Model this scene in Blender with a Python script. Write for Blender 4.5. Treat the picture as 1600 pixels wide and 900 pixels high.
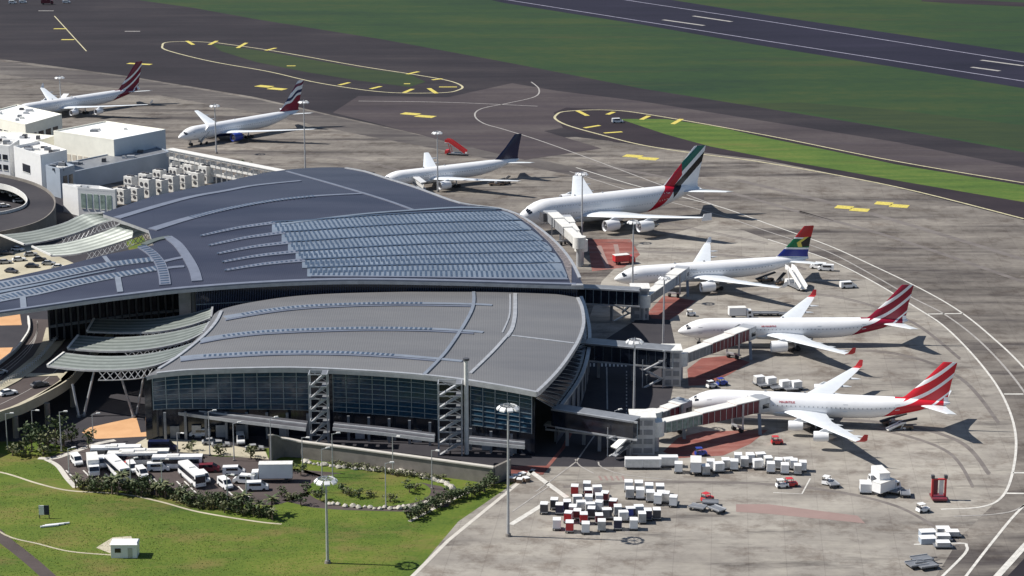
import bpy, math, random
from mathutils import Vector, noise
for o in list(bpy.data.objects): bpy.data.objects.remove(o)
S=bpy.context.scene; C=S.collection
# ---------------------------------------------------------------- camera, light, exposure
FP=3300.0; PIT=math.atan(824/3300.0); H=155.4
cam=bpy.data.objects.new('camera',bpy.data.cameras.new('camera')); C.objects.link(cam); S.camera=cam
cam.location=(0,0,H); cam.rotation_euler=(math.pi/2-PIT,0,0)
cam.data.sensor_width=36; cam.data.lens=36*FP/1600; cam.data.clip_start=1; cam.data.clip_end=20000
W=bpy.data.worlds.new('World'); S.world=W; W.use_nodes=True
SUN_EL=math.radians(47); SUN_DIR=Vector((-1,0.10,0)).normalized()
nt=W.node_tree; sk=nt.nodes.new('ShaderNodeTexSky'); sk.sky_type='NISHITA'; sk.sun_disc=False
sk.sun_elevation=SUN_EL; sk.sun_rotation=math.atan2(SUN_DIR.x,SUN_DIR.y)%(2*math.pi)
sk.air_density=1.0; sk.dust_density=0.6; sk.ozone_density=1.5
bg=nt.nodes['Background']; nt.links.new(sk.outputs[0],bg.inputs[0]); bg.inputs[1].default_value=0.07
sd=bpy.data.lights.new('sun','SUN'); sd.energy=5.0; sd.angle=math.radians(0.5); sd.color=(1,.955,.88)
so=bpy.data.objects.new('sun',sd); C.objects.link(so)
sv=Vector((SUN_DIR.x*math.cos(SUN_EL),SUN_DIR.y*math.cos(SUN_EL),math.sin(SUN_EL)))
so.rotation_euler=sv.to_track_quat('Z','Y').to_euler(); so.location=(0,600,400)
S.view_settings.view_transform='Standard'; S.view_settings.look='None'; S.view_settings.exposure=0.3; S.view_settings.gamma=1
# ---------------------------------------------------------------- survey helpers
SP,CP=math.sin(PIT),math.cos(PIT)
def P(u,v,z=0.0):
    a=(u-800)/FP; b=-(v-450)/FP
    d=Vector((a,b*SP+CP,b*CP-SP)); t=(z-H)/d.z
    return Vector((d.x*t,d.y*t,z))
def Zat(u,v,y):
    b=-(v-450)/FP
    return H+(b*CP-SP)/(b*SP+CP)*y
def R(u,v,zf):
    z=20.0
    for _ in range(14):
        p=P(u,v,z); z=zf(p.x,p.y)
    p=P(u,v,z); return p
def lerp(a,b,t): return a+(b-a)*t
def interp(pts,x):
    if x<=pts[0][0]: return pts[0][1]
    for a,b in zip(pts,pts[1:]):
        if x<=b[0]: return lerp(a[1],b[1],(x-a[0])/(b[0]-a[0]+1e-9))
    return pts[-1][1]
def cat(pts,n=6,closed=False):
    m=len(pts); out=[]
    rng=range(m) if closed else range(m-1)
    for i in rng:
        g=(lambda k:pts[k%m]) if closed else (lambda k:pts[max(0,min(m-1,k))])
        p0,p1,p2,p3=g(i-1),g(i),g(i+1),g(i+2)
        for j in range(n):
            t=j/n
            out.append(tuple(.5*((2*b)+(c-a)*t+(2*a-5*b+4*c-d)*t*t+(3*b-a-3*c+d)*t**3) for a,b,c,d in zip(p0,p1,p2,p3)))
    if not closed: out.append(tuple(pts[-1]))
    return out
def smooth_fn(pts,n=8):
    c=cat(pts,n); return lambda x:interp(c,x)
# ---------------------------------------------------------------- materials
def new_mat(name):
    m=bpy.data.materials.new(name); m.use_nodes=True; return m,m.node_tree,m.node_tree.nodes['Principled BSDF']
def mth(nt,op,a,b=None,c=None):
    n=nt.nodes.new('ShaderNodeMath'); n.operation=op
    for i,x in enumerate((a,b,c)):
        if x is None: continue
        if isinstance(x,(int,float)): n.inputs[i].default_value=x
        else: nt.links.new(x,n.inputs[i])
    return n.outputs[0]
def coords(nt,kind='Object',scale=None,rot=0):
    tc=nt.nodes.new('ShaderNodeTexCoord'); o=tc.outputs[kind]
    if scale or rot:
        mp=nt.nodes.new('ShaderNodeMapping'); nt.links.new(o,mp.inputs[0]); mp.inputs['Scale'].default_value=scale or (1,1,1); mp.inputs['Rotation'].default_value=(0,0,rot); o=mp.outputs[0]
    return o
def nz(nt,vec,scale,detail=4,rough=.6):
    n=nt.nodes.new('ShaderNodeTexNoise'); n.inputs['Scale'].default_value=scale; n.inputs['Detail'].default_value=detail; n.inputs['Roughness'].default_value=rough
    nt.links.new(vec,n.inputs['Vector']); return n.outputs['Fac']
def ramp(nt,fac,stops,const=False):
    n=nt.nodes.new('ShaderNodeValToRGB'); cr=n.color_ramp
    if const: cr.interpolation='CONSTANT'
    while len(cr.elements)<len(stops): cr.elements.new(.5)
    for e,(p,c) in zip(cr.elements,stops):
        e.position=p; e.color=tuple(c)+(1,) if len(c)==3 else c
    if isinstance(fac,(int,float)): n.inputs[0].default_value=fac
    else: nt.links.new(fac,n.inputs[0])
    return n.outputs[0]
def mix(nt,f,a,b,mode='MIX'):
    n=nt.nodes.new('ShaderNodeMix'); n.data_type='RGBA'; n.blend_type=mode
    for i,x in ((0,f),(6,a),(7,b)):
        if isinstance(x,(int,float)): n.inputs[i].default_value=x
        elif isinstance(x,tuple): n.inputs[i].default_value=x+(1,)
        else: nt.links.new(x,n.inputs[i])
    return n.outputs[2]
def plain(name,col,rough=.6,metal=0,vary=.12,scale=.6,spec=.5,emit=0):
    m,nt,b=new_mat(name)
    f=nz(nt,coords(nt),scale,5)
    lo=tuple(c*(1-vary) for c in col); hi=tuple(min(1,c*(1+vary)) for c in col)
    nt.links.new(ramp(nt,f,[(.3,lo),(.7,hi)]),b.inputs['Base Color'])
    b.inputs['Roughness'].default_value=rough; b.inputs['Metallic'].default_value=metal; b.inputs['Specular IOR Level'].default_value=spec
    return m
def ground_mat(name,stops,streak=(.006,.05,.05),rot=-.25,big=.012,fine=.35,rough=.85,marks=None,patch=.5,slab=False,fw=.15):
    m,nt,b=new_mat(name)
    a=nz(nt,coords(nt,'Object',streak,rot),1,6,.65)
    bb=nz(nt,coords(nt),big,5,.6)
    c=nz(nt,coords(nt),fine,4,.7)
    s=mth(nt,'ADD',mth(nt,'MULTIPLY',a,.5),mth(nt,'MULTIPLY',bb,.5-fw))
    s=mth(nt,'ADD',s,mth(nt,'MULTIPLY',c,fw))
    col=ramp(nt,s,stops)
    if marks:
        d=nz(nt,coords(nt,'Object',marks[0],rot),1,5,.7)
        mk=ramp(nt,d,[(marks[1],(0,0,0)),(marks[2],(1,1,1))])
        col=mix(nt,mth(nt,'MULTIPLY',mk,marks[4]),col,marks[3])
    if slab:
        bk=nt.nodes.new('ShaderNodeTexBrick'); nt.links.new(coords(nt,'Object',(1,1,1),.1),bk.inputs['Vector']); bk.inputs['Scale'].default_value=1; bk.offset=0
        bk.inputs['Brick Width'].default_value=7.5; bk.inputs['Row Height'].default_value=7.5; bk.inputs['Mortar Size'].default_value=.09; bk.inputs['Bias'].default_value=0
        bk.inputs['Color1'].default_value=(.965,.965,.965,1); bk.inputs['Color2'].default_value=(1.03,1.03,1.02,1); bk.inputs['Mortar'].default_value=(.86,.85,.85,1)
        col=mix(nt,1.0,col,bk.outputs['Color'],'MULTIPLY')
        e=nz(nt,coords(nt),.09,6,.75); col=mix(nt,1.0,col,ramp(nt,e,[(.36,(.62,.58,.56)),(.5,(1,1,1)),(.66,(1.12,1.12,1.1))]),'MULTIPLY')
    nt.links.new(col,b.inputs['Base Color']); b.inputs['Roughness'].default_value=rough; b.inputs['Specular IOR Level'].default_value=.25
    return m
M={}
M['concrete']=ground_mat('apron_concrete',[(.37,(.080,.070,.064)),(.46,(.145,.129,.116)),(.54,(.205,.185,.165)),(.64,(.31,.28,.245))],rot=-.12,marks=((.010,.07,.09),.50,.63,(.055,.047,.048),.85),slab=True)
M['pad']=ground_mat('stand_concrete',[(.38,(.20,.182,.165)),(.5,(.275,.253,.226)),(.62,(.36,.333,.295))],streak=(.03,.12,.1),rot=.1,marks=((.03,.13,.09),.55,.68,(.09,.08,.075),.7),slab=True)
M['asphalt']=ground_mat('taxiway_asphalt',[(.36,(.014,.012,.016)),(.5,(.024,.020,.025)),(.64,(.042,.035,.038))],rot=-.2)
M['worn']=ground_mat('worn_asphalt',[(.36,(.035,.028,.033)),(.5,(.062,.050,.053)),(.64,(.10,.085,.083))],rot=-.2,marks=((.008,.12,.09),.5,.64,(.05,.04,.05),.6))
M['shoulder']=ground_mat('shoulder_asphalt',[(.4,(.018,.013,.018)),(.6,(.034,.025,.030))])
M['runway']=ground_mat('runway_asphalt',[(.36,(.007,.007,.018)),(.64,(.020,.018,.036))],rot=-.6)
M['road']=ground_mat('service_road',[(.36,(.028,.027,.034)),(.64,(.060,.055,.06))],streak=(.05,.05,.05))
M['brownroad']=ground_mat('approach_road',[(.36,(.055,.043,.042)),(.64,(.105,.085,.08))],streak=(.05,.05,.05),fine=.8)
M['grass_shade']=ground_mat('cloud_shaded_grass',[(.36,(.014,.034,.017)),(.5,(.023,.050,.017)),(.62,(.042,.060,.018))],streak=(.004,.02,.02),rot=-.3,fine=.12,fw=.22,marks=((.006,.05,.05),.55,.7,(.045,.045,.02),.5))  # likely cloud shade over the far field, painted into the grass colour
M['grass_mid']=ground_mat('island_grass',[(.36,(.040,.080,.016)),(.5,(.072,.125,.022)),(.64,(.13,.160,.035))],streak=(.03,.16,.1),fine=.5,fw=.25,marks=((.02,.12,.1),.55,.7,(.13,.12,.035),.6))
M['grass_shade_dim']=ground_mat('dim_shaded_grass',[(.36,(.018,.034,.016)),(.64,(.036,.052,.018))],streak=(.02,.1,.1))  # cloud shade painted into this grass colour as well
M['lawn']=ground_mat('lawn_grass',[(.36,(.036,.070,.009)),(.45,(.068,.112,.013)),(.54,(.105,.145,.018)),(.64,(.18,.165,.042))],streak=(.03,.06,.05),big=.05,fine=1.3,fw=.28,marks=((.05,.09,.1),.50,.66,(.17,.135,.045),.75))
M['soil']=ground_mat('orange_soil',[(.36,(.50,.27,.13)),(.64,(.68,.41,.22))],streak=(.1,.1,.1))
M['cream']=ground_mat('cream_paving',[(.36,(.30,.27,.20)),(.64,(.56,.51,.39))],streak=(.1,.1,.1),fine=1)
M['redpave']=ground_mat('red_paving',[(.38,(.13,.045,.04)),(.5,(.22,.075,.062)),(.64,(.33,.16,.135))],streak=(.06,.2,.1),rot=.4,marks=((.08,.2,.1),.55,.66,(.16,.13,.12),.7))
M['pinkline']=ground_mat('faded_red_band',[(.36,(.24,.17,.155)),(.64,(.31,.22,.20))],streak=(.1,.1,.1))
M['yellow']=plain('yellow_paint',(.58,.48,.10),.6,vary=.3,scale=1.2)
M['paleyellow']=plain('pale_line_paint',(.50,.45,.28),.6,vary=.3,scale=.6)
M['whitepaint']=plain('white_line_paint',(.58,.56,.52),.6,vary=.2,scale=.8)
M['greypaint']=plain('faded_line_paint',(.34,.32,.30),.6,vary=.25,scale=.5)
M['rwline']=plain('runway_paint',(.30,.29,.36),.6,vary=.3,scale=.3)
M['white']=plain('white_paint',(.80,.80,.80),.35,vary=.04)
M['offwhite']=plain('off_white_paint',(.70,.69,.66),.55,vary=.12,scale=1)
M['plane']=plain('aircraft_white',(.88,.88,.89),.22,vary=.03,scale=.3)
M['wing']=plain('wing_grey_white',(.68,.71,.74),.3,vary=.05,scale=.5)
M['lgrey']=plain('light_grey_metal',(.45,.46,.48),.4,.3,vary=.15)
M['mgrey']=plain('mid_grey_metal',(.22,.23,.25),.45,.2,vary=.2)
M['dgrey']=plain('dark_grey',(.07,.07,.08),.5,vary=.2)
M['black']=plain('tyre_black',(.02,.02,.022),.7,vary=.2)
M['darkglass']=plain('dark_glass',(.012,.016,.026),.12,vary=.4,spec=.8)
M['red']=plain('red_paint',(.55,.035,.04),.35,vary=.1)
M['dred']=plain('dark_red_paint',(.15,.022,.035),.45,vary=.2)
M['blue']=plain('blue_paint',(.03,.06,.33),.35,vary=.15)
M['navy']=plain('navy_paint',(.012,.018,.06),.3,vary=.15)
M['bluegrey']=plain('blue_grey_wall',(.34,.39,.46),.6,vary=.08,scale=.2)
M['beige']=plain('beige_render',(.55,.50,.42),.8,vary=.1,scale=.3)
M['creamwall']=plain('bounce_lit_cream_wall',(.86,.84,.74),.7,vary=.06,scale=.3)  # wall colour brightened to stand in for light bounced off the ground
M['roofwhite']=plain('bright_white_roof',(.86,.86,.84),.6,vary=.04,scale=.1)
M['concrete_wall']=plain('concrete_wall',(.21,.19,.17),.85,vary=.2,scale=.4)
M['coping']=plain('pale_coping',(.52,.49,.44),.8,vary=.1)
M['copper']=plain('engine_metal',(.35,.33,.32),.3,.8)
M['brown']=plain('brown_gear',(.20,.14,.10),.7,vary=.3,scale=1)
M['greenglass']=plain('green_tinted_glass',(.13,.21,.20),.15,vary=.5,scale=1,spec=.8)
M['leaf']=plain('leaf_green',(.05,.075,.025),.7,vary=.6,scale=1.5)
M['leaf2']=plain('leaf_olive',(.11,.12,.05),.7,vary=.6,scale=1.5)
M['bark']=plain('bark_brown',(.14,.10,.07),.9,vary=.3)
M['stone']=plain('pale_stone',(.48,.45,.39),.9,vary=.3)
# ---------------------------------------------------------------- mesh building
class MB:
    def __init__(s): s.v=[]; s.f=[]; s.m=[]
    def add(s,vs,fs,mi=0):
        o=len(s.v); s.v+= [tuple(x) for x in vs]; s.f+=[tuple(o+i for i in f) for f in fs]; s.m+=[mi]*len(fs); return s
    def hexa(s,b,t,mi=0):
        return s.add(list(b)+list(t),[(3,2,1,0),(4,5,6,7),(0,1,5,4),(1,2,6,5),(2,3,7,6),(3,0,4,7)],mi)
    def box(s,x0,y0,z0,x1,y1,z1,mi=0):
        return s.hexa([(x0,y0,z0),(x1,y0,z0),(x1,y1,z0),(x0,y1,z0)],[(x0,y0,z1),(x1,y0,z1),(x1,y1,z1),(x0,y1,z1)],mi)
    def tbox(s,x0,y0,z0,x1,y1,z1,ix=0,iy=0,mi=0):
        return s.hexa([(x0,y0,z0),(x1,y0,z0),(x1,y1,z0),(x0,y1,z0)],[(x0+ix,y0+iy,z1),(x1-ix,y0+iy,z1),(x1-ix,y1-iy,z1),(x0+ix,y1-iy,z1)],mi)
    def beam(s,a,b,w,h,mi=0):
        a=Vector(a); b=Vector(b); d=(b-a).normalized()
        up=Vector((0,0,1)) if abs(d.z)<.95 else Vector((0,1,0))
        r=d.cross(up).normalized()*(w/2); q=r.cross(d).normalized()*(h/2)
        return s.hexa([a-r-q,a+r-q,a+r+q,a-r+q],[b-r-q,b+r-q,b+r+q,b-r+q],mi)
    def tube(s,a,b,r0,r1=None,n=8,mi=0,caps=True):
        r1=r0 if r1 is None else r1; a=Vector(a); b=Vector(b); d=(b-a).normalized()
        up=Vector((0,0,1)) if abs(d.z)<.95 else Vector((1,0,0))
        x=d.cross(up).normalized(); y=x.cross(d)
        vs=[]
        for c,r in ((a,r0),(b,r1)):
            for i in range(n):
                t=2*math.pi*i/n; vs.append(c+x*math.cos(t)*r+y*math.sin(t)*r)
        fs=[(i,(i+1)%n,n+(i+1)%n,n+i) for i in range(n)]
        if caps: fs+=[tuple(range(n-1,-1,-1)),tuple(range(n,2*n))]
        return s.add(vs,fs,mi)
    def loft(s,rings,mi=0,caps=True,closed=True):
        n=len(rings[0]); vs=[p for r in rings for p in r]; fs=[]
        for k in range(len(rings)-1):
            for i in range(n if closed else n-1):
                j=(i+1)%n; fs.append((k*n+i,k*n+j,(k+1)*n+j,(k+1)*n+i))
        if caps: fs+=[tuple(range(n-1,-1,-1)),tuple(range((len(rings)-1)*n,len(rings)*n))]
        return s.add(vs,fs,mi)
    def prism(s,poly,z0,z1,mi=0):
        n=len(poly)
        b=[(p[0],p[1],z0) for p in poly]; t=[(p[0],p[1],z1) for p in poly]
        return s.add(b+t,[tuple(range(n-1,-1,-1)),tuple(range(n,2*n))]+[(i,(i+1)%n,n+(i+1)%n,n+i) for i in range(n)],mi)
    def ribbon(s,pts,w,z,mi=0):
        P_=[Vector((p[0],p[1],0)) for p in pts]; vs=[]
        for i,p in enumerate(P_):
            d=(P_[min(i+1,len(P_)-1)]-P_[max(i-1,0)]).normalized(); n=Vector((-d.y,d.x,0))*w/2
            vs+=[(p.x+n.x,p.y+n.y,z),(p.x-n.x,p.y-n.y,z)]
        return s.add(vs,[(2*i,2*i+1,2*i+3,2*i+2) for i in range(len(P_)-1)],mi)
    def wallp(s,pts,z0,z1,t=.3,mi=0):
        """vertical wall along world points; z0/z1 numbers or lists"""
        n=len(pts)
        for i in range(n-1):
            a=Vector((pts[i][0],pts[i][1],0)); b=Vector((pts[i+1][0],pts[i+1][1],0)); d=(b-a).normalized(); q=Vector((-d.y,d.x,0))*t/2
            za=[x[i] if isinstance(x,list) else x for x in (z0,z1)]; zb=[x[i+1] if isinstance(x,list) else x for x in (z0,z1)]
            A=lambda p,z:(p.x,p.y,z)
            s.hexa([A(a-q,za[0]),A(b-q,zb[0]),A(b+q,zb[0]),A(a+q,za[0])],[A(a-q,za[1]),A(b-q,zb[1]),A(b+q,zb[1]),A(a+q,za[1])],mi)
        return s
    def build(s,name,mats,parent=None,smooth=False,world=False,origin=None,kind=None):
        me=bpy.data.meshes.new(name)
        off=Vector((0,0,0))
        if parent is not None and world:
            off=parent.location.copy()
            if parent.parent: off=off+parent.parent.location
        if parent is None and origin is None and world:
            xs=[v[0] for v in s.v]; ys=[v[1] for v in s.v]; zs=[v[2] for v in s.v]
            off=Vector(((min(xs)+max(xs))/2,(min(ys)+max(ys))/2,min(zs)))
        if origin is not None: off=Vector(origin)
        me.from_pydata([(v[0]-off.x,v[1]-off.y,v[2]-off.z) for v in s.v],[],s.f)
        if not isinstance(mats,(list,tuple)): mats=[mats]
        for m in mats: me.materials.append(M[m] if isinstance(m,str) else m)
        if len(mats)>1: me.polygons.foreach_set('material_index',s.m)
        if smooth:
            me.polygons.foreach_set('use_smooth',[True]*len(me.polygons))
            if smooth!='all': me.set_sharp_from_angle(angle=math.radians(40))
        me.update()
        o=bpy.data.objects.new(name,me); C.objects.link(o)
        if parent is not None: o.parent=parent
        else: o.location=off
        if kind: o['kind']=kind
        return o
def tag(o,label=None,cat_=None,group=None,kind=None):
    if label: o['label']=label
    if cat_: o['category']=cat_
    if group: o['group']=group
    if kind: o['kind']=kind
    return o
def thing(name,label,cat_,loc=(0,0,0),rz=0,group=None):
    o=bpy.data.objects.new(name,None); C.objects.link(o); o.location=loc; o.rotation_euler=(0,0,rz); o.empty_display_size=1
    return tag(o,label,cat_,group)
KIDS={}
def kids(o):
    return [c for c in o.children]
def copy_tree(o,parent=None):
    c=o.copy(); C.objects.link(c)
    if parent is not None: c.parent=parent
    for ch in list(o.children): copy_tree(ch,c)
    return c
class Proto:
    """first use hands out the original, later uses hand out copies"""
    def __init__(s,maker): s.maker=maker; s.o=None
    def put(s,loc,rz,label,group=None,scale=None):
        if s.o is None: s.o=s.maker(); r=s.o
        else: r=copy_tree(s.o)
        r.location=loc; r.rotation_euler=(0,0,rz); r['label']=label
        if scale: r.scale=scale
        if group: r['group']=group
        elif 'group' in r: del r['group']
        return r
# ---------------------------------------------------------------- ground sheets
def sheet(name,px,z,mat,sm=0,kind='structure',closed=True,zz=0,label=None,parent=None):
    pts=cat(px,sm,True) if sm else px
    w=[P(a,b,zz) for a,b in pts]
    mb=MB(); mb.add([(p.x,p.y,z) for p in w],[tuple(range(len(w)))])
    o=mb.build(name,mat,origin=(0,0,0)); o['kind']=kind
    # face up
    if o.data.polygons[0].normal.z<0: o.data.flip_normals()
    return o
def line(name,px,w,mat,z=.05,sm=6,dash=None,zz=0,kind='structure'):
    pts=cat(px,sm) if sm else px
    wp=[P(a,b,zz) for a,b in pts]
    mb=MB()
    if dash:
        on,off=dash; acc=0; cur=[wp[0]]; st=True
        for a,b in zip(wp,wp[1:]):
            L=(b-a).length; t=0
            while t<L:
                rem=(on if st else off)-acc; step=min(rem,L-t); t+=step; acc+=step; p=a.lerp(b,t/L)
                if st: cur.append(p)
                if acc>=(on if st else off)-1e-6:
                    if st and len(cur)>1: mb.ribbon(cur,w,z)
                    st=not st; acc=0; cur=[p]
        if st and len(cur)>1: mb.ribbon(cur,w,z)
    else: mb.ribbon(wp,w,z)
    o=mb.build(name,mat,origin=(0,0,0)); o['kind']=kind; return o
mb=MB(); mb.add([(-6000,-500,0),(6000,-500,0),(6000,9000,0),(-6000,9000,0)],[(0,1,2,3)]); g=mb.build('ground','grass_shade',origin=(0,0,0)); g['kind']='structure'
# runway
sheet('runway',[(560,-45),(790,5),(1000,38),(1200,73),(1400,105),(1600,138),(1900,185),(1900,128),(1600,83),(1400,53),(1200,24),(1000,-8),(760,-45)],.02,'runway')
line('runway_edge_line',[(640,-24),(800,1),(1200,64.5),(1600,127),(1900,175)],1.3,'rwline',.06,0)
line('runway_edge_line',[(800,-28),(1010,5),(1200,33.5),(1600,97),(1900,143)],1.3,'rwline',.06,0)
for a in ([(1036,31),(1100,40)],[(1083,25),(1143,34)],[(1518,105),(1562,111)],[(1533,94),(1600,103)]):
    line('touchdown_bar',a,3.0,'greypaint',.06,0)
sheet('grass_strip',[(1130,163),(1250,160),(1400,172),(1600,196),(1800,226),(1800,262),(1600,234),(1400,199),(1250,174)],.01,'grass_shade_dim')
sheet('far_track',[(1440,-5),(1520,0),(1640,6),(1640,12),(1500,6),(1440,2)],.02,'shoulder')
# apron
sheet('apron',[(-250,60),(0,82),(200,108),(400,142),(600,180),(830,205),(1200,240),(1600,330),(1900,380),(1900,1100),(560,1100),(640,905),(716,815),(832,735),(900,560),(700,420),(300,400),(-250,330)],.015,'concrete')
sheet('apron',[(1120,345),(1200,374),(1290,404),(1360,438),(1430,480),(1480,514),(1535,572),(1570,625),(1587,680),(1583,735),(1567,775),(1540,800),(1500,840),(1460,905),(640,905),(716,815),(832,735),(900,560),(940,440),(1000,380)],.022,'pad')
sheet('taxiway',[(-250,-60),(120,-45),(215,0),(300,12),(400,30),(600,62),(800,99),(1000,138),(1200,170),(1400,202),(1600,238),(1900,290),(1900,395),(1600,344),(1400,293),(1200,250),(1000,226),(900,214),(780,218),(640,206),(520,180),(400,152),(200,119),(0,92),(-250,60)],.03,'asphalt')
sheet('taxiway_worn',[(560,150),(700,152),(800,130),(870,142),(1000,158),(1200,190),(1400,222),(1600,262),(1900,315),(1900,350),(1600,305),(1400,265),(1200,226),(1000,190),(900,196),(850,205),(940,232),(820,250),(700,222),(600,196),(520,176)],.036,'worn')
sheet('taxiway_worn',[(-200,30),(0,52),(160,66),(250,84),(200,112),(0,84),(-200,58)],.036,'asphalt')
sheet('shoulder',[(865,176),(885,168),(960,171),(1020,179),(1200,211),(1400,251),(1600,286),(1900,335),(1900,400),(1600,341),(1400,291),(1200,251),(1080,236),(960,222),(880,200)],.042,'shoulder')
sheet('grass_island',[(968,186),(1040,186),(1120,198),(1200,216),(1300,236),(1400,257),(1600,290),(1900,342),(1900,368),(1600,316),(1400,282),(1300,264),(1200,247),(1110,229),(1040,210)],.05,'grass_mid')
sheet('grass_island',[(330,68),(400,78),(480,92),(560,106),(640,116),(665,128),(640,136),(560,126),(480,113),(400,97),(345,80)],.05,'grass_shade_dim')
def loop(px): line('taxiway_edge_line',px,1.1,'paleyellow',.056,6)
loop([(340,67),(300,65),(262,66),(254,71),(262,79),(330,96),(420,112),(500,130),(600,144),(690,145),(718,140),(721,134),(700,126),(650,117),(560,103),(430,80),(340,67)])
loop([(1600,342),(1400,292),(1200,255),(1080,239),(1000,226),(940,211),(890,197),(869,187),(869,180),(885,174),(950,172),(1020,180),(1200,212),(1400,252),(1600,286)])
line('taxiway_guide_line',[(830,128),(842,139),(836,151),(795,161),(752,170),(742,181),(756,193),(790,203),(850,222),(960,262),(1120,322)],.7,'greypaint',.05,6)
line('taxiway_guide_line',[(85,25),(135,80)],.7,'paleyellow',.05,0)
line('taxiway_guide_line',[(560,158),(700,160),(840,166)],.8,'greypaint',.05,6)
def dashmk(u,v,du,dv,w=2.2,m='yellow'): line('painted_mark',[(u-du,v-dv),(u+du,v+dv)],w,m,.062,0)
for (u,v,du,dv) in [(297,67,5,3),(333,67,6,-3),(378,71,7,-4),(423,77,8,-2),(645,114,9,-2),(683,124,8,-1),(538,131,8,-2),(587,137,8,-2),(636,131,5,0),(638,142,7,-3),(676,142,6,4),(700,136,14,0),(455,103,7,0),(910,177,8,4),(954,177,5,-2),(1008,184,6,-3),(1058,190,7,-4),(925,198,12,-2),(958,207,14,-1)]:
    dashmk(u,v,du,dv)
for (u,v,k) in [(423,137,1),(653,180,1.15),(1001,246,1.2),(1331,326,1.2),(1393,320,1.2)]:
    dashmk(u-10*k,v-2,11*k,1,5.5); dashmk(u+10*k,v+2,12*k,1,5.5)
for (u,v) in [(94,45),(106,62)]: dashmk(u,v,10,0,3.5)
for (u,v) in [(207,49),(72,17)]: dashmk(u,v,12,0,2.5,'greypaint')
for u0,u1,v in ((198,236,98),): dashmk(218,100,18,1,4)
# curved stand-road lines at right
line('road_edge_line',[(900,262),(1000,292),(1120,322),(1200,350),(1290,382),(1355,411),(1440,452),(1500,487),(1550,527),(1600,575),(1680,670)],.6,'whitepaint',.06)
line('road_edge_line',[(890,268),(1000,303),(1120,335),(1200,362),(1290,392),(1360,428),(1425,465),(1480,494),(1540,542),(1600,612),(1650,700)],.6,'greypaint',.06)
line('road_edge_line',[(1200,374),(1290,404),(1360,438),(1430,480),(1480,514),(1535,572),(1570,625),(1587,680),(1583,735),(1567,775),(1535,792),(1470,796)],.6,'whitepaint',.06)
line('road_edge_line',[(1660,740),(1600,790),(1560,803),(1490,807)],.5,'greypaint',.06)
line('road_edge_line',[(1700,700),(1600,790),(1550,848),(1506,905)],.6,'whitepaint',.06)
for d in (0,7): line('road_edge_line',[(1700,755+d),(1600,851+d),(1551,905+d)],.7,'whitepaint',.06,0)
line('stand_line',[(1428,851),(1500,849),(1510,853),(1507,866),(1468,905)],.6,'whitepaint',.06,4)
for a in ([(1449,491),(1505,490)],[(1569,616),(1599,616)],[(1583,739),(1640,739)],[(1572,771),(1640,772)]): line('stand_line',a,.9,'whitepaint',.06,0)
sheet('road_corner',[(1720,770),(1620,852),(1570,905),(1720,1000)],.04,'asphalt')

# worn tyre sweeps on the concrete
M['tyre']=ground_mat('tyre_rubber_film',[(.4,(.12,.105,.10)),(.6,(.20,.18,.168))],streak=(.05,.3,.2))
for (pts,w) in (([(1110,650),(1250,652),(1400,662),(1500,690),(1545,740)],1.1),([(1110,655),(1260,660),(1380,672),(1480,705),(1520,760)],.8),([(1100,540),(1250,545),(1400,552),(1500,590),(1560,660)],1.0),([(990,455),(1150,458),(1300,462),(1420,500),(1500,560)],.9),([(880,380),(1000,392),(1150,400),(1260,420)],1.2),([(600,300),(760,312),(900,318),(1050,350),(1200,380)],.9),([(250,232),(400,240),(560,250),(700,290)],1.0),([(880,760),(1050,752),(1250,760),(1400,790),(1500,850)],.7),([(1250,330),(1400,372),(1600,440)],1.5),([(1150,280),(1350,330),(1600,405)],2.2),([(900,250),(1100,290),(1300,345)],1.6)):
    line('tyre_track',pts,w,'tyre',.03,8); line('tyre_track',[(u,v+1.9) for u,v in pts],w*.7,'tyre',.031,8)
sheet('taxiway_worn',[(0,96),(200,121),(400,155),(520,182),(640,208),(760,232),(900,262),(1100,300),(1100,312),(900,275),(700,236),(560,210),(400,176),(200,140),(0,116)],.026,ground_mat('stained_concrete',[(.4,(.07,.06,.06)),(.5,(.11,.098,.092)),(.62,(.18,.165,.15))],rot=-.12,marks=((.01,.1,.09),.48,.6,(.05,.042,.045),.8)))
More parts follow.
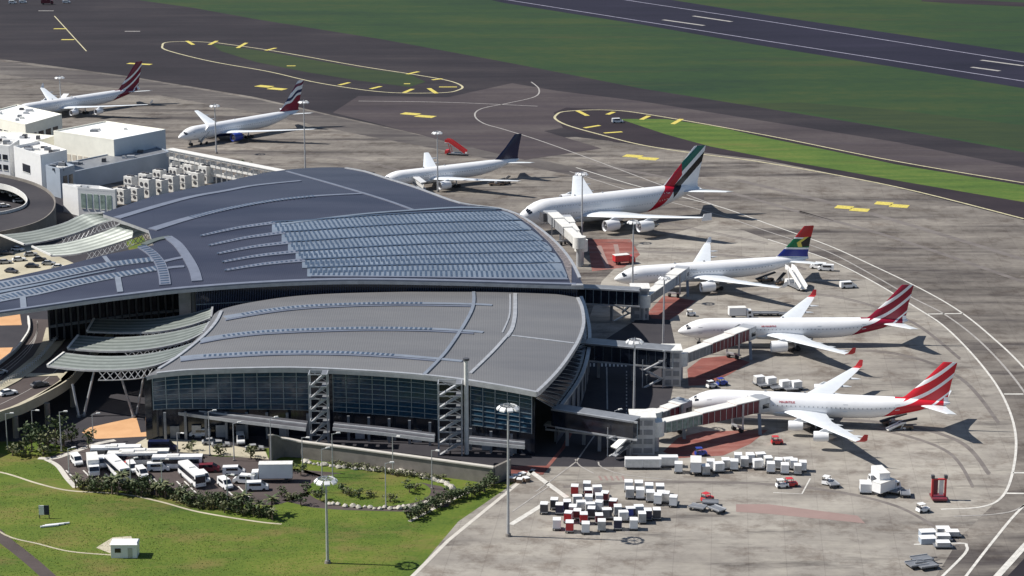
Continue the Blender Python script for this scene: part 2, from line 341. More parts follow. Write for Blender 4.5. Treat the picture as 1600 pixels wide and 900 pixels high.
# ---------------------------------------------------------------- airliners
def livery(name,kind,base=(.88,.88,.89),xs_=1.0):
    m,nt,b=new_mat(name)
    sp=nt.nodes.new('ShaderNodeSeparateXYZ'); nt.links.new(coords(nt),sp.inputs[0]); x,y,z=sp.outputs
    b.inputs['Roughness'].default_value=.25
    red=(.30,.010,.035); w=base
    if kind.startswith('stripes'):
        if kind=='stripes_bright': red=(.62,.02,.035)
        if kind=='stripes_dark': red=(.20,.01,.035)
        x=mth(nt,'MULTIPLY',x,xs_); dx=mth(nt,'SUBTRACT',x,47.5); q=mth(nt,'SUBTRACT',z,mth(nt,'MULTIPLY',mth(nt,'MULTIPLY',dx,dx),.030))
        f=mth(nt,'DIVIDE',mth(nt,'ADD',q,6),20)
        st=lambda v:(v+6)/20
        c=ramp(nt,f,[(0,red),(st(2.2),w),(st(2.7),red),(st(5.5),w),(st(6.5),red),(st(8.6),w),(st(9.6),red)],True)
        # aft region only: slanting front boundary
        fb=mth(nt,'SUBTRACT',x,mth(nt,'ADD',mth(nt,'MULTIPLY',mth(nt,'SUBTRACT',z,2.2),1.15),46.3))
        k=mth(nt,'GREATER_THAN',fb,0)
        k2=mth(nt,'GREATER_THAN',z,7.6); k=mth(nt,'MAXIMUM',k,mth(nt,'MULTIPLY',k2,mth(nt,'GREATER_THAN',x,50)))
        k=mth(nt,'MULTIPLY',k,mth(nt,'LESS_THAN',x,mth(nt,'ADD',61.5,mth(nt,'MULTIPLY',mth(nt,'GREATER_THAN',z,8.2),9))))
        c=mix(nt,k,w,c)
    elif kind=='flagtail':   # A380: red hoist sweeping up, then green / white / black bands
        A=mth(nt,'SUBTRACT',mth(nt,'SUBTRACT',z,14.5),mth(nt,'MULTIPLY',mth(nt,'SUBTRACT',x,64),.85))
        cc_=mth(nt,'ADD',mth(nt,'MULTIPLY',mth(nt,'MAXIMUM',mth(nt,'SUBTRACT',x,59),0),.22),-1.0)
        w1=mth(nt,'MAXIMUM',mth(nt,'MINIMUM',mth(nt,'DIVIDE',mth(nt,'SUBTRACT',x,47),4.0),2.15),.3)
        inr=mth(nt,'LESS_THAN',mth(nt,'ABSOLUTE',mth(nt,'SUBTRACT',A,cc_)),w1)
        redb=mix(nt,inr,w,(.50,.01,.03))
        f=mth(nt,'DIVIDE',mth(nt,'ADD',A,10),20)
        band=ramp(nt,f,[(0,w),(.25,(.012,.012,.015)),(.385,w),(.475,(.01,.13,.10)),(.63,w)],True)
        tx=mth(nt,'ADD',61.0,mth(nt,'MULTIPLY',mth(nt,'GREATER_THAN',A,-2.3),4.8))
        k=mth(nt,'LESS_THAN',x,tx)
        c=mix(nt,k,band,redb)
        c=mix(nt,mth(nt,'GREATER_THAN',x,46),w,c)
    elif kind=='rainbow':
        zz=mth(nt,'SUBTRACT',z,mth(nt,'MULTIPLY',mth(nt,'SUBTRACT',x,57),-.08))
        f=mth(nt,'DIVIDE',zz,20)
        c=ramp(nt,f,[(0,w),(7.6/20,(.015,.03,.25)),(9.9/20,(.8,.8,.8)),(10.4/20,(.01,.16,.06)),(13.2/20,(.8,.8,.8)),(13.6/20,(.5,.03,.03))],True)
        # yellow / black chevron in the middle of the fin
        cx=mth(nt,'SUBTRACT',x,mth(nt,'ADD',57.4,mth(nt,'MULTIPLY',mth(nt,'SUBTRACT',z,8),.62)))
        tri=mth(nt,'SUBTRACT',cx,mth(nt,'ABSOLUTE',mth(nt,'SUBTRACT',z,11.8)))
        inb=mth(nt,'MULTIPLY',mth(nt,'GREATER_THAN',z,10.4),mth(nt,'LESS_THAN',z,13.4))
        c=mix(nt,mth(nt,'MULTIPLY',inb,mth(nt,'GREATER_THAN',tri,-.9)),c,(.72,.60,.12))
        c=mix(nt,mth(nt,'MULTIPLY',inb,mth(nt,'GREATER_THAN',tri,.5)),c,(.02,.02,.02))
    elif kind=='waves':
        q=mth(nt,'ADD',mth(nt,'MULTIPLY',z,.8),mth(nt,'MULTIPLY',x,-.35)); q=mth(nt,'ADD',q,mth(nt,'MULTIPLY',mth(nt,'SINE',mth(nt,'MULTIPLY',x,.9)),.35))
        f=mth(nt,'DIVIDE',mth(nt,'ADD',q,16),14)
        st=lambda v:(v+16)/14
        c=ramp(nt,f,[(0,(.25,.015,.04)),(st(-13.4),w),(st(-12.6),(.02,.03,.10)),(st(-11.6),w),(st(-10.3),(.16,.015,.06)),(st(-9.3),w),(st(-8.4),(.30,.02,.05)),(st(-7.8),w)],True)
    elif kind=='navytail':
        e=mth(nt,'ADD',mth(nt,'POWER',mth(nt,'SUBTRACT',x,53.3),2),mth(nt,'POWER',mth(nt,'SUBTRACT',z,12.3),2))
        k=mth(nt,'LESS_THAN',mth(nt,'ABSOLUTE',mth(nt,'SUBTRACT',e,.9)),.55)
        c=mix(nt,k,(.010,.014,.055),(.16,.19,.32))
    n=nz(nt,coords(nt),.4,4); c=mix(nt,1.0,c,ramp(nt,n,[(.3,(.93,.93,.94)),(.7,(1,1,1))]),'MULTIPLY')
    nt.links.new(c,b.inputs['Base Color']); return m
def prof(tab,x):
    return tuple(interp([(t[0],t[k]) for t in tab],x) for k in (1,2,3))
def make_airliner(d):
    """local frame: +x from nose to tail, z up, ground at 0"""
    L,r,rz,zc=d['L'],d['r'],d.get('rz',d['r']),d['zc']
    body=M[d['body']] if isinstance(d['body'],str) else d['body']; finm=d['fin']
    root=thing('airliner',d['label'],'airliner',(0,0,0)); root['group']='airliners parked nose-in at the terminal stands'
    nl=9.0*r/2.82
    tab=[(0,.03,.03,zc-rz*.28),(.03*nl,.16*r,.15*rz,zc-rz*.27),(.10*nl,.34*r,.32*rz,zc-rz*.24),(.22*nl,.54*r,.52*rz,zc-rz*.2),(.38*nl,.74*r,.72*rz,zc-rz*.13),(.58*nl,.90*r,.89*rz,zc-rz*.06),(.8*nl,.98*r,.98*rz,zc-rz*.01),(nl,r,rz,zc),
         (.64*L,r,rz,zc),(.71*L,.97*r,.955*rz,zc+.04*rz),(.78*L,.86*r,.83*rz,zc+.16*rz),(.85*L,.68*r,.64*rz,zc+.32*rz),(.92*L,.44*r,.42*rz,zc+.48*rz),(.97*L,.25*r,.24*rz,zc+(d.get('cone',.66)-.08)*rz),(L,.08*r,.09*rz,zc+d.get('cone',.66)*rz)]
    def pt(x,a,k=1.0):
        ry_,rz_,c_=prof(tab,x); return (x,math.cos(a)*ry_*k,c_+math.sin(a)*rz_*k)
    mb=MB(); N=24; xs=[t[0] for t in tab]; xs=sorted(set([round(a,3) for a in xs]+[nl+i*(.64*L-nl)/6 for i in range(1,6)]))
    mb.loft([[pt(x,2*math.pi*i/N) for i in range(N)] for x in xs])
    mb.build('fuselage',body,root,smooth=True)
    # belly fairing
    wx=d['wx']; ch=d['chord']
    f=MB(); f.loft([[ (wx-3+(ch+7)*t, math.cos(2*math.pi*i/12)*r*1.04*w_, zc-rz*.62+math.sin(2*math.pi*i/12)*rz*.5*w_) for i in range(12)] for t,w_ in ((0,.3),(.15,.85),(.4,1),(.7,1),(.9,.7),(1,.3))])
    f.build('belly_fairing',d.get('belly','wing'),root,smooth=True)
    # cockpit windows
    for sgn in (1,-1):
        for a0,a1,x0,x1 in ((78,58,.235,.31),(56,40,.24,.34),(38,24,.26,.37)):
            A=[pt(nl*x0,math.pi/2-sgn*math.radians(90-a0),1.02),pt(nl*x0,math.pi/2-sgn*math.radians(90-a1),1.02),pt(nl*x1,math.pi/2-sgn*math.radians(90-a1),1.02),pt(nl*x1,math.pi/2-sgn*math.radians(90-a0),1.02)]
            B=[(p[0],p[1]*.97,zc+(p[2]-zc)*.98) for p in A]
            cw=MB(); cw.hexa(B,A); cw.build('cockpit_window','darkglass',root)
    # cabin windows and doors
    cb=MB()
    rows=[.06] if not d.get('double') else [-.16,.42]
    for row in rows:
        a=math.asin(row+ .04)
        x=nl*1.05
        while x<.80*L:
            for s_ in (1,-1):
                aa=a if s_>0 else math.pi-a
                p=pt(x,aa,1.006); cb.box(p[0],p[1]-.03,p[2]-.17,p[0]+.26,p[1]+.03,p[2]+.17)
            x+=1.06
    o=cb.build('cabin_windows','lgrey',root); o['kind']='stuff'
    for fx in (.085,.30,.60,.795):
        for s_ in (1,-1):
            x=fx*L; m2=MB()
            A=[];Bq=[]
            for (xx,k) in ((x,-.22),(x+1.1,-.22),(x+1.1,.42),(x,.42)):
                a=math.asin(k); aa=a if s_>0 else math.pi-a
                A.append(pt(xx,aa,1.012)); Bq.append(pt(xx,aa,.99))
            m2.hexa(Bq,A); m2.build('door','lgrey' if fx in(.085,.30) else 'wing',root)
    # wings
    hs=d['span']/2; sw=d['sweep']; z0=zc-rz*.55; dz=d.get('dihedral',.09)
    def foil(x,y,z,c,th,flip=1):
        p=[(0,0),(.04,.45),(.15,.85),(.38,1),(.7,.62),(1,.04),(.7,-.2),(.38,-.5),(.12,-.5),(.03,-.3)]
        return [(x+a*c,y*flip,z+b*th*c*.5) for a,b in p]
    for s_ in (1,-1):
        w=MB(); secs=[]
        for t,cf,th in ((0,1.0,.15),(r/hs,.93,.145),(.36,.60,.12),(.7,.39,.105),(.93,.25,.1),(1.0,.19,.09)):
            y=hs*t; secs.append(foil(wx+y*sw,y,z0+y*dz+ (t**2)*d.get('flex',1.0),ch*cf,th,s_))
        if s_<0: secs=[list(reversed(q)) for q in secs]
        w.loft(secs); wo=w.build('wing','wing',root,smooth=True)
        # trailing-edge flap fairings
        for t in (.22,.42,.6,.78):
            y=hs*t; c=interp([(0,1),(.36,.6),(.7,.39),(1,.19)],t)*ch; x=wx+y*sw+c*.72; z=z0+y*dz+t*t*d.get('flex',1)-.35
            fm=MB(); fm.loft([[(x+xx,s_*y+math.cos(q)*rr,z+math.sin(q)*rr) for q in (0,1.57,3.14,4.71)] for xx,rr in ((0,.08),(.9,.32),(2.4,.28),(3.6,.05))])
            fm.build('flap_fairing','wing',wo,smooth=True)
        yt=hs; xt=wx+yt*sw; zt=z0+yt*dz+d.get('flex',1.0); ct=ch*.19
        if d.get('winglet')=='tall':
            wl=MB(); a=foil(xt,yt,zt,ct,.09,s_)
            def vf(x,y,z,c,th): return [(x+u*c,(y+ (v*th*c*.5))*s_,z) for u,v in [(0,0),(.04,.45),(.15,.85),(.38,1),(.7,.62),(1,.04),(.7,-.2),(.38,-.5),(.12,-.5),(.03,-.3)]]
            rs=[a,vf(xt+.9,yt+.45,zt+.5,ct*.85,.08),vf(xt+1.9,yt+.85,zt+2.0,ct*.42,.08)]
            if s_<0: rs=[list(reversed(q)) for q in rs]
            wl.loft(rs); wl.build('winglet',d.get('wlmat','red'),root)
        elif d.get('winglet')=='fence':
            wl=MB(); wl.hexa([(xt+.4,s_*yt-.08,zt-1.1),(xt+ct+1,s_*yt-.08,zt-1.1),(xt+ct+1,s_*yt+.08,zt-1.1),(xt+.4,s_*yt+.08,zt-1.1)],[(xt+1.2,s_*yt-.06,zt+1.2),(xt+ct+1,s_*yt-.06,zt+1.2),(xt+ct+1,s_*yt+.06,zt+1.2),(xt+1.2,s_*yt+.06,zt+1.2)]); wl.build('winglet','plane',root)
    # engines
    for (ey,er) in d['engines']:
        for s_ in (1,-1):
            ex=wx+ey*sw-er*2.3; ez=z0+ey*dz+(ey/hs)**2*d.get('flex',1)-er*1.28-.15; ez=max(ez,er+.75)
            el=er*3.6; e=MB(); n=18
            pr=[(.55,.78),(.0,.88),(.02,.97),(.12*el,1.0),(.45*el,1.02),(.78*el,.86),(.80*el,.70)]
            e.loft([[(ex+a,s_*ey+math.cos(2*math.pi*i/n)*er*q,ez+math.sin(2*math.pi*i/n)*er*q) for i in range(n)] for a,q in pr],caps=False)
            eo=e.build('engine',d.get('engmat','plane'),root,smooth=True)
            li=MB(); li.tube((ex-.05,s_*ey,ez),(ex+.28,s_*ey,ez),er*.93,er*.985,n=n,caps=False); li.build('intake_lip','lgrey',eo,smooth=True)
            fn=MB(); fn.tube((ex+.5,s_*ey,ez),(ex+.6,s_*ey,ez),er*.8,n=n); fn.tube((ex-.0,s_*ey,ez),(ex+.5,s_*ey,ez),.02,er*.26,n=8); fn.build('fan','dgrey',eo)
            xh=MB(); xh.tube((ex+.75*el,s_*ey,ez),(ex+1.02*el,s_*ey,ez),er*.6,er*.42,n=n); xh.tube((ex+1.02*el,s_*ey,ez),(ex+1.22*el,s_*ey,ez),er*.3,.04,n=8); xh.build('exhaust_cone','copper',eo,smooth=True)
            py=MB(); zt_=z0+ey*dz+.1
            py.hexa([(ex+.22*el,s_*ey-.25,ez+er*.9),(ex+el*.95,s_*ey-.25,ez+er*.7),(ex+el*.95,s_*ey+.25,ez+er*.7),(ex+.22*el,s_*ey+.25,ez+er*.9)],[(ex+.5*el,s_*ey-.2,zt_+.1),(ex+el*1.3,s_*ey-.2,zt_),(ex+el*1.3,s_*ey+.2,zt_),(ex+.5*el,s_*ey+.2,zt_+.1)])
            py.build('pylon','wing',root)
    # fin
    fh=d['finz']; zb=zc+rz*.72; fx=L*d.get('finx',.83); fc=d.get('finc',9.8)*(L/63.7); hh=fh-zb
    def vfoil(x,z,c,th): return [(x+u*c,v*th*c*.5,z) for u,v in [(0,0),(.05,.6),(.2,.95),(.4,1),(.7,.6),(1,.03),(.7,-.6),(.4,-1),(.2,-.95),(.05,-.6)]]
    fs=d.get('finsweep',.85)
    fin=MB(); fin.loft([vfoil(fx-2.6,zb-.6,fc+3.4,.06),vfoil(fx+.2,zb+1.2,fc+.3,.09),vfoil(fx+hh*.5*fs,zb+hh*.5,fc*.68,.09),vfoil(fx+hh*fs,fh-.25,fc*.36,.09),vfoil(fx+hh*fs+.3,fh,fc*.3,.05)])
    fin.build('tail_fin',finm,root,smooth=True)
    rd=MB(); x0=fx+fc*.72+.9; 
    for s_ in (1,-1):
        w=MB(); tl=d.get('tspan',19.4)/2; tz=zc+rz*.38; tx=L*.875; tc=d.get('tchord',6.2)
        sec=[foil(tx,0,tz,tc*1.1,.1,s_),foil(tx+tl*.35*.68,tl*.35,tz+tl*.35*.1,tc*.8,.09,s_),foil(tx+tl*.68,tl,tz+tl*.1,tc*.36,.08,s_)]
        if s_<0: sec=[list(reversed(q)) for q in sec]
        w.loft(sec); w.build('tailplane','wing',root,smooth=True)
    # landing gear
    def gear(x,y,n,name='main_landing_gear'):
        g_=MB(); g_.tube((x,y,.6),(x,y*.92,zc-rz*.6),.22,.28,n=8); g_.beam((x-.3,y,1.5),(x-2.2,y*.8,zc-rz*.7),.14,.14)
        go=g_.build(name,'lgrey',root)
        for k in range(n):
            xx=x+(k-(n-1)/2)*1.5
            for yy in (-.55,.55):
                wl=MB(); wl.tube((xx,y+yy-.22,.62),(xx,y+yy+.22,.62),.62,n=14); wl.build('wheel','black',go,smooth=True)
    gear(.095*L,0,1,'nose_landing_gear')
    for (gx,gy,n) in d['gear']: gear(gx*L,gy,n)
    # red beacon / antenna
    [ MB().tbox(k*L,-.06,zc+rz*.97,k*L+.7,.06,zc+rz+.45,ix=.2).build('antenna','lgrey',root) for k in (.3,.45)]
    for (txt,x,ang,size,mt) in d.get('text',[]):
        for s_ in (-1,1):
            cu=bpy.data.curves.new('lettering','FONT'); cu.body=txt; cu.size=size; cu.extrude=.02; cu.align_x='CENTER'; cu.align_y='CENTER'
            to=bpy.data.objects.new('lettering',cu); C.objects.link(to)
            dg=bpy.context.evaluated_depsgraph_get(); me=bpy.data.meshes.new_from_object(to.evaluated_get(dg)); bpy.data.objects.remove(to)
            me.materials.append(M[mt])
            # wrap onto the side of the body (nose is to the left when seen from -y? keep reading direction)
            for vv in me.vertices:
                px,py,pz=vv.co; a=ang+py/rz
                X=x+px*( 1 if s_<0 else -1); yy=math.cos(a)*(r*1.006+pz+.01)*s_; vv.co=(X,yy,zc+math.sin(a)*(rz*1.006+pz+.01))
            lo=bpy.data.objects.new('lettering',me); C.objects.link(lo); lo.parent=root
    return root
def place(root,nose,tail,zn,zt,L,adj=0):
    """nose and tail survey marks; real length kept, body centred between them"""
    a=P(nose[0],nose[1],zn); b=P(tail[0],tail[1],zt); d=(b-a); d.z=0; ang=math.atan2(d.y,d.x)+math.radians(adj)
    c=(a+b)/2; u=Vector((math.cos(ang),math.sin(ang),0)); o=c-u*(L/2); root.location=(o.x,o.y,.02); root.rotation_euler=(0,0,ang)
    print('PLANE',root['label'][:40],'survey len %.1f real %.1f ang %.1f'%(d.length,L,math.degrees(ang)))
A330=dict(L=63.0,r=2.82,zc=4.95,span=60.3,wx=22.2,chord=10.8,sweep=.60,dihedral=.078,flex=.15,winglet='tall',engines=[(9.4,1.55)],finz=16.9,gear=[(.50,5.3,2),(.50,-5.3,2)])
A340=dict(A330,engines=[(9.4,1.22),(19.3,1.22)],gear=[(.50,5.3,2),(.50,-5.3,2),(.50,0,1)])
def mk(base,**k): d=dict(base); d.update(k); return d
lv=livery('bright_striped_livery','stripes_bright'); 
p=make_airliner(mk(A340,body=lv,fin=lv,wlmat='red',label='white four-engined airliner with bright red striped tail, nearest the camera',text=[('MAURITIUS',24.5,.42,.75,'red')]))
place(p,(1073,629),(1482,629),4.2,6.9,63.0)
lv=livery('crimson_striped_livery','stripes')
p=make_airliner(mk(A330,body=lv,fin=lv,wlmat='red',label='white twin-engined airliner with crimson striped tail, second from the front of the row of stands',text=[('AIR MAURITIUS',24.5,.42,.6,'red')]))
place(p,(1054,516),(1424,502),4.2,6.9,63.0,adj=2)
lv=livery('flag_tail_livery','rainbow')
p=make_airliner(mk(A330,body='plane',fin=lv,wlmat='plane',label='white airliner with blue, green and red flag tail, mobile stair at its rear door',text=[('SOUTH AFRICAN',22,.42,.9,'lgrey')],finx=.835))
place(p,(949,434),(1279,404),4.2,6.9,64.0,adj=4)
lv=livery('swept_flag_livery','flagtail')
p=make_airliner(dict(L=73.5,r=3.7,rz=4.5,zc=6.7,span=83,wx=20.5,chord=17.5,sweep=.62,dihedral=.085,flex=.9,winglet='fence',engines=[(14.9,1.9),(25.7,1.9)],finz=24.1,cone=.5,finx=.79,finc=12.3,finsweep=.9,tspan=30,tchord=9.5,double=True,body=lv,fin=lv,label='huge double-deck white airliner with red, green and black flag bands on its tail fin',text=[('Emirates',27,.28,2.3,'wing')],
   gear=[(.47,6.2,2),(.47,-6.2,2),(.52,2.6,3),(.52,-2.6,3)]))
place(p,(793,339),(1106,299),5.2,8.6,72.7,adj=8)
lv=livery('navy_tail_livery','navytail')
p=make_airliner(mk(A330,L=61.0,body='plane',fin=lv,winglet=None,engines=[(9.3,1.6)],wx=18.2,span=68,chord=10.6,label='white airliner with a dark navy tail behind the far edge of the big roof',finz=16.7,gear=[(.49,5.3,2),(.49,-5.3,2)]))
place(p,(594,280),(812,253),4.2,6.9,61,adj=11)
lv=livery('wave_tail_livery','waves')
p=make_airliner(mk(A330,L=69.0,span=74,body='plane',fin=lv,winglet=None,engmat='blue',engines=[(9.5,1.7)],wx=19.5,r=3.0,finz=20.0,finx=.84,belly='navy',label='white airliner with blue engines and a red and blue waved tail at the far stand',gear=[(.50,5.3,3),(.50,-5.3,3)]))
place(p,(271,214),(474,173),4.2,7.2,69,adj=5)
lv=livery('dark_striped_livery','stripes_dark',xs_=.863)
p=make_airliner(mk(A330,L=73,span=76,finz=19.5,body=lv,fin=lv,wlmat='white',label='white airliner with dark red striped tail farthest off, behind the white hangar',engines=[(9.4,1.3),(19.3,1.3)]))
place(p,(23,173),(216,142),4.2,6.9,73,adj=10)
# ---------------------------------------------------------------- terminal
def roof_mat(name,c,c2,rough):
    m,nt,b=new_mat(name)
    n=nz(nt,coords(nt,'Object',(.02,.08,.1)),1,5,.6)
    col=ramp(nt,n,[(.35,c),(.65,c2)])
    w=nt.nodes.new('ShaderNodeTexWave'); w.wave_type='BANDS'; w.bands_direction='X'; w.inputs['Scale'].default_value=.55; w.inputs['Distortion'].default_value=0; w.inputs['Detail'].default_value=0
    nt.links.new(coords(nt),w.inputs['Vector'])
    col=mix(nt,1.0,col,ramp(nt,w.outputs['Fac'],[(0,(.82,.82,.84)),(.12,(1,1,1)),(1,(1,1,1))]),'MULTIPLY')
    nt.links.new(col,b.inputs['Base Color']); b.inputs['Roughness'].default_value=rough; b.inputs['Metallic'].default_value=.25
    bp=nt.nodes.new('ShaderNodeBump'); bp.inputs['Strength'].default_value=.25; bp.inputs['Distance'].default_value=.05; nt.links.new(w.outputs['Fac'],bp.inputs['Height']); nt.links.new(bp.outputs[0],b.inputs['Normal'])
    return m
M['roof_dark']=roof_mat('slate_blue_roof',(.036,.040,.066),(.060,.064,.094),.45)
M['roof_reflect']=roof_mat('cloud_reflecting_roof',(.165,.165,.172),(.215,.212,.212),.5)  # same roofing as the upper roof, bright cloud reflection painted in as paler grey
M['louvre']=plain('pale_blue_louvre',(.27,.30,.35),.4,.3,vary=.12,scale=.3)
M['louvre_l']=plain('silver_louvre',(.22,.24,.30),.4,.3,vary=.12,scale=.3)
M['skylight']=plain('blue_skylight_glass',(.21,.25,.305),.35,.2,vary=.25,scale=.06,spec=.8)
M['slot']=plain('dark_skylight_slot',(.055,.08,.125),.3,vary=.3)
M['canopy']=plain('grey_green_louvre',(.125,.145,.135),.55,.2,vary=.15,scale=.4)
M['canopy_slat']=plain('canopy_slat',(.22,.245,.23),.5,.2,vary=.15,scale=.5)
M['mullion']=plain('steel_mullion',(.26,.32,.37),.4,.5)
M['facade']=None
def glass_mat():
    m,nt,b=new_mat('facade_glass'); 
    n=nz(nt,coords(nt),.12,4); c=ramp(nt,n,[(.38,(.008,.014,.030)),(.48,(.014,.055,.10)),(.58,(.03,.11,.17)),(.68,(.07,.19,.25))])
    nt.links.new(c,b.inputs['Base Color']); b.inputs['Roughness'].default_value=.12; b.inputs['Specular IOR Level'].default_value=.7; return m
M['facade']=glass_mat()
yU0=P(540,438,22).y; yU1=P(540,262,22).y
def zU(x,y):
    t=max(-.1,min(1.1,(y-yU0)/(yU1-yU0))); f=1-max(0,(x+50))**2/ (95.0**2); f2=1-max(0,-(x+60))**2/(150.0**2)
    return 20.5+1.5*f*f2+6.5*math.sin(math.pi*max(0,min(1,t*.8+.08)))*max(0,f)*max(.2,f2)
yL0=P(600,583,17).y; yL1=P(600,456,21).y
def zL(x,y):
    t=(y-yL0)/(yL1-yL0); tt=max(-.3,min(1.1,t))
    l=max(0,-(x+60)); r_=max(0,x+10)
    return 16.8+4.2*tt-.9*tt*tt - (l*l)*.0011 - r_*r_*.0012
T=thing('terminal_building','long curved airport terminal under two sweeping grey louvred roofs','terminal',P(560,640,0))
def roof_grid(name,near,far,u0,u1,nu,nv,zf,mat,th=.9,parent=T,matside='lgrey'):
    top=[]
    for i in range(nu+1):
        u=lerp(u0,u1,i/nu); a=near(u) if callable(near) else interp(near,u); b=far(u) if callable(far) else interp(far,u)
        b=min(b,a-.5)
        top.append([R(u,lerp(a,b,j/nv),zf) for j in range(nv+1)])
    mb=MB(); n=nv+1
    vs=[p for c in top for p in c]; bs=[p-Vector((0,0,th)) for c in top for p in c]
    fs=[]; fb=[]
    for i in range(nu):
        for j in range(nv):
            q=(i*n+j,(i+1)*n+j,(i+1)*n+j+1,i*n+j+1); fs.append(q); fb.append(tuple(reversed(q)))
    mb.add(vs,fs,0); mb.add(bs,fb,1)
    o2=len(vs); side=[]
    def sq(a,b): side.append((a,a+o2,b+o2,b))
    for i in range(nu): sq((i+1)*n,i*n); sq(i*n+nv,(i+1)*n+nv)
    for j in range(nv): sq(j,j+1); sq(nu*n+j+1,nu*n+j)
    mb.f+=side; mb.m+=[1]*len(side)
    return mb.build(name,[mat,matside],parent,smooth=True,world=True)
nearU=[(-90,502),(0,490),(70,480),(140,470),(210,461),(280,453),(400,444),(540,439),(700,441),(840,445),(912,447)]
nearU=smooth_fn(nearU)
farU=smooth_fn([(240,306),(340,286),(440,266),(540,262),(600,277),(660,296),(720,317),(790,327),(820,341),(850,362),(875,385),(893,408),(903,428),(912,446)])
roof_grid('roof',nearU,farU,240,912,84,26,zU,'roof_dark')
roof_grid('roof_wing',nearU,[(-90,455),(0,437),(100,415),(160,399),(225,386),(240,383)],-90,240,36,10,zU,'roof_dark')
roof_grid('roof_wing',[(160,334.5),(180,341),(235,361),(240,383)],[(160,333),(180,326),(240,306)],161,239.9,10,8,zU,'roof_dark')
# surface-following strips
def strip(name,pts,w,zf,mat,h=.18,parent=T,kind=None,sm=5,up=0,w2=None):
    px=cat(pts,sm); top=[];L_=[];
    for i,(u,v) in enumerate(px):
        ww=w if w2 is None else lerp(w,w2,i/(len(px)-1))
        a=px[max(0,i-1)]; b=px[min(len(px)-1,i+1)]; pa=R(*a,zf); pb=R(*b,zf); d=(pb-pa); d.z=0; d.normalize(); n=Vector((-d.y,d.x,0))*ww/2
        p=R(u,v,zf)
        for q in (p+n,p-n):
            q=q.copy(); q.z=zf(q.x,q.y)+up; L_.append(q)
    mb=MB(); k=len(px)
    vs=[q+Vector((0,0,h)) for q in L_]+[q-Vector((0,0,.05)) for q in L_]; fs=[]
    for i in range(k-1):
        a,b,c,d=2*i,2*i+1,2*i+3,2*i+2; o_=2*k
        fs+=[(a,b,c,d),(a+o_,d+o_,c+o_,b+o_),(b,b+o_,c+o_,c),(a,d,d+o_,a+o_)]
    fs+=[(0,2*k,2*k+1,1),(2*k-2,2*k-1,4*k-1,4*k-2)]
    mb.add(vs,fs); o=mb.build(name,mat,parent,world=True)
    if kind: o['kind']=kind
    return o
def slots(pts,zf,step,frac,wv,mat='slot',parent=T,h=.22,sm=6,skip=0):
    """row of dark louvre openings following a strip (too small to pick apart singly)"""
    px=cat(pts,sm); W_=[R(u,v,zf) for u,v in px]; mb=MB(); acc=0; nxt=skip
    for a,b in zip(W_,W_[1:]):
        L=(b-a).length
        while nxt<acc+L:
            p=a.lerp(b,(nxt-acc)/L); d=(b-a).copy(); d.z=0; d.normalize(); n=Vector((-d.y,d.x,0))
            c=[]
            for s1,s2 in ((-1,-1),(1,-1),(1,1),(-1,1)):
                q=p+d*(step*frac/2*s1)+n*(wv/2*s2); q.z=zf(q.x,q.y); c.append(q)
            mb.hexa([q+Vector((0,0,.05)) for q in c],[q+Vector((0,0,h)) for q in c]); nxt+=step
        acc+=L
    o=mb.build('louvre_slots',mat,parent,world=True); o['kind']='stuff'; return o
# eave edges
strip('eave_edge',[(u,nearU(u)-1.5) for u in range(-90,905,45)],1.3,zU,'louvre_l',.35,sm=2)
strip('eave_edge',[(u,farU(u)+1) for u in list(range(540,820,30))+[835,855,870,885,897,906]],.8,zU,'lgrey',.3,sm=2)
# perforated right-hand verge
roof_grid('verge_louvre',lambda u:interp([(800,332),(830,352),(860,380),(880,408),(893,446)],u-0) if u<893 else 446,farU,803,893,20,3,lambda x,y:zU(x,y)+.14,plain('brown_grey_verge',(.17,.15,.15),.7,vary=.5,scale=1.2),th=.1)
strip('roof_band',[(893,446),(905,446),(911,446)],1.5,zU,'lgrey',.3)
# long light bands on the left part
strip('roof_band',[(183,341),(240,324),(300,308),(350,299),(400,290),(470,283)],3.2,zU,'louvre_l',.2,w2=1.6)
strip('roof_band',[(238,359),(290,343),(350,328),(420,315),(490,307),(565,303)],3.6,zU,'louvre_l',.2,w2=1.2)
slots([(300,340),(350,328),(420,315),(490,307)],zU,1.3,.4,2.6,h=.26)
strip('roof_rib',[(448,268),(520,288),(600,312),(645,328)],.9,zU,'louvre_l',.2)
strip('roof_rib',[(262,371),(278,383),(292,402),(303,422),(308,440)],2.4,zU,'louvre_l',.3,w2=2.8)
strip('roof_rib',[(222,386),(238,397),(250,412),(256,430),(258,446)],2.6,zU,'louvre_l',.3,w2=3)
slots([(222,386),(238,397),(250,412),(256,430),(258,446)],zU,2.0,.45,2.2,h=.36)
strip('roof_rib',[(225,383),(245,375),(266,371)],2.2,zU,'canopy',.3)
for a,b in (((257,409),(290,402)),((258,420),(288,417))): strip('roof_band',[a,((a[0]+b[0])/2,(a[1]+b[1])/2-.5),b],1.6,zU,'louvre_l',.2,sm=2)
strip('roof_rib',[(163,401),(170,410),(177,417)],1.1,zU,'louvre',.2,sm=3)
strip('roof_rib',[(184,434),(186,446),(188,457)],1.5,zU,'louvre',.25,sm=3)
strip('roof_rib',[(35,460),(36,470),(37,482)],1.5,zU,'louvre',.25,sm=3)
# two long ladder skylights running off to the left
for k,row in enumerate(([(-60,458),(0,447),(60,436),(120,424),(180,413),(250,405)],[(-60,478),(0,467),(60,455),(120,442),(180,431),(250,419)])):
    strip('skylight_band',row,7.5,zU,M['louvre'],.2,w2=3.6)
    slots(row,zU,1.35,.5,3.6,h=.3); 
strip('skylight_band',[(-60,468),(0,457),(60,445.5),(120,433),(180,421)],2.2,zU,'skylight',.24,w2=.6)
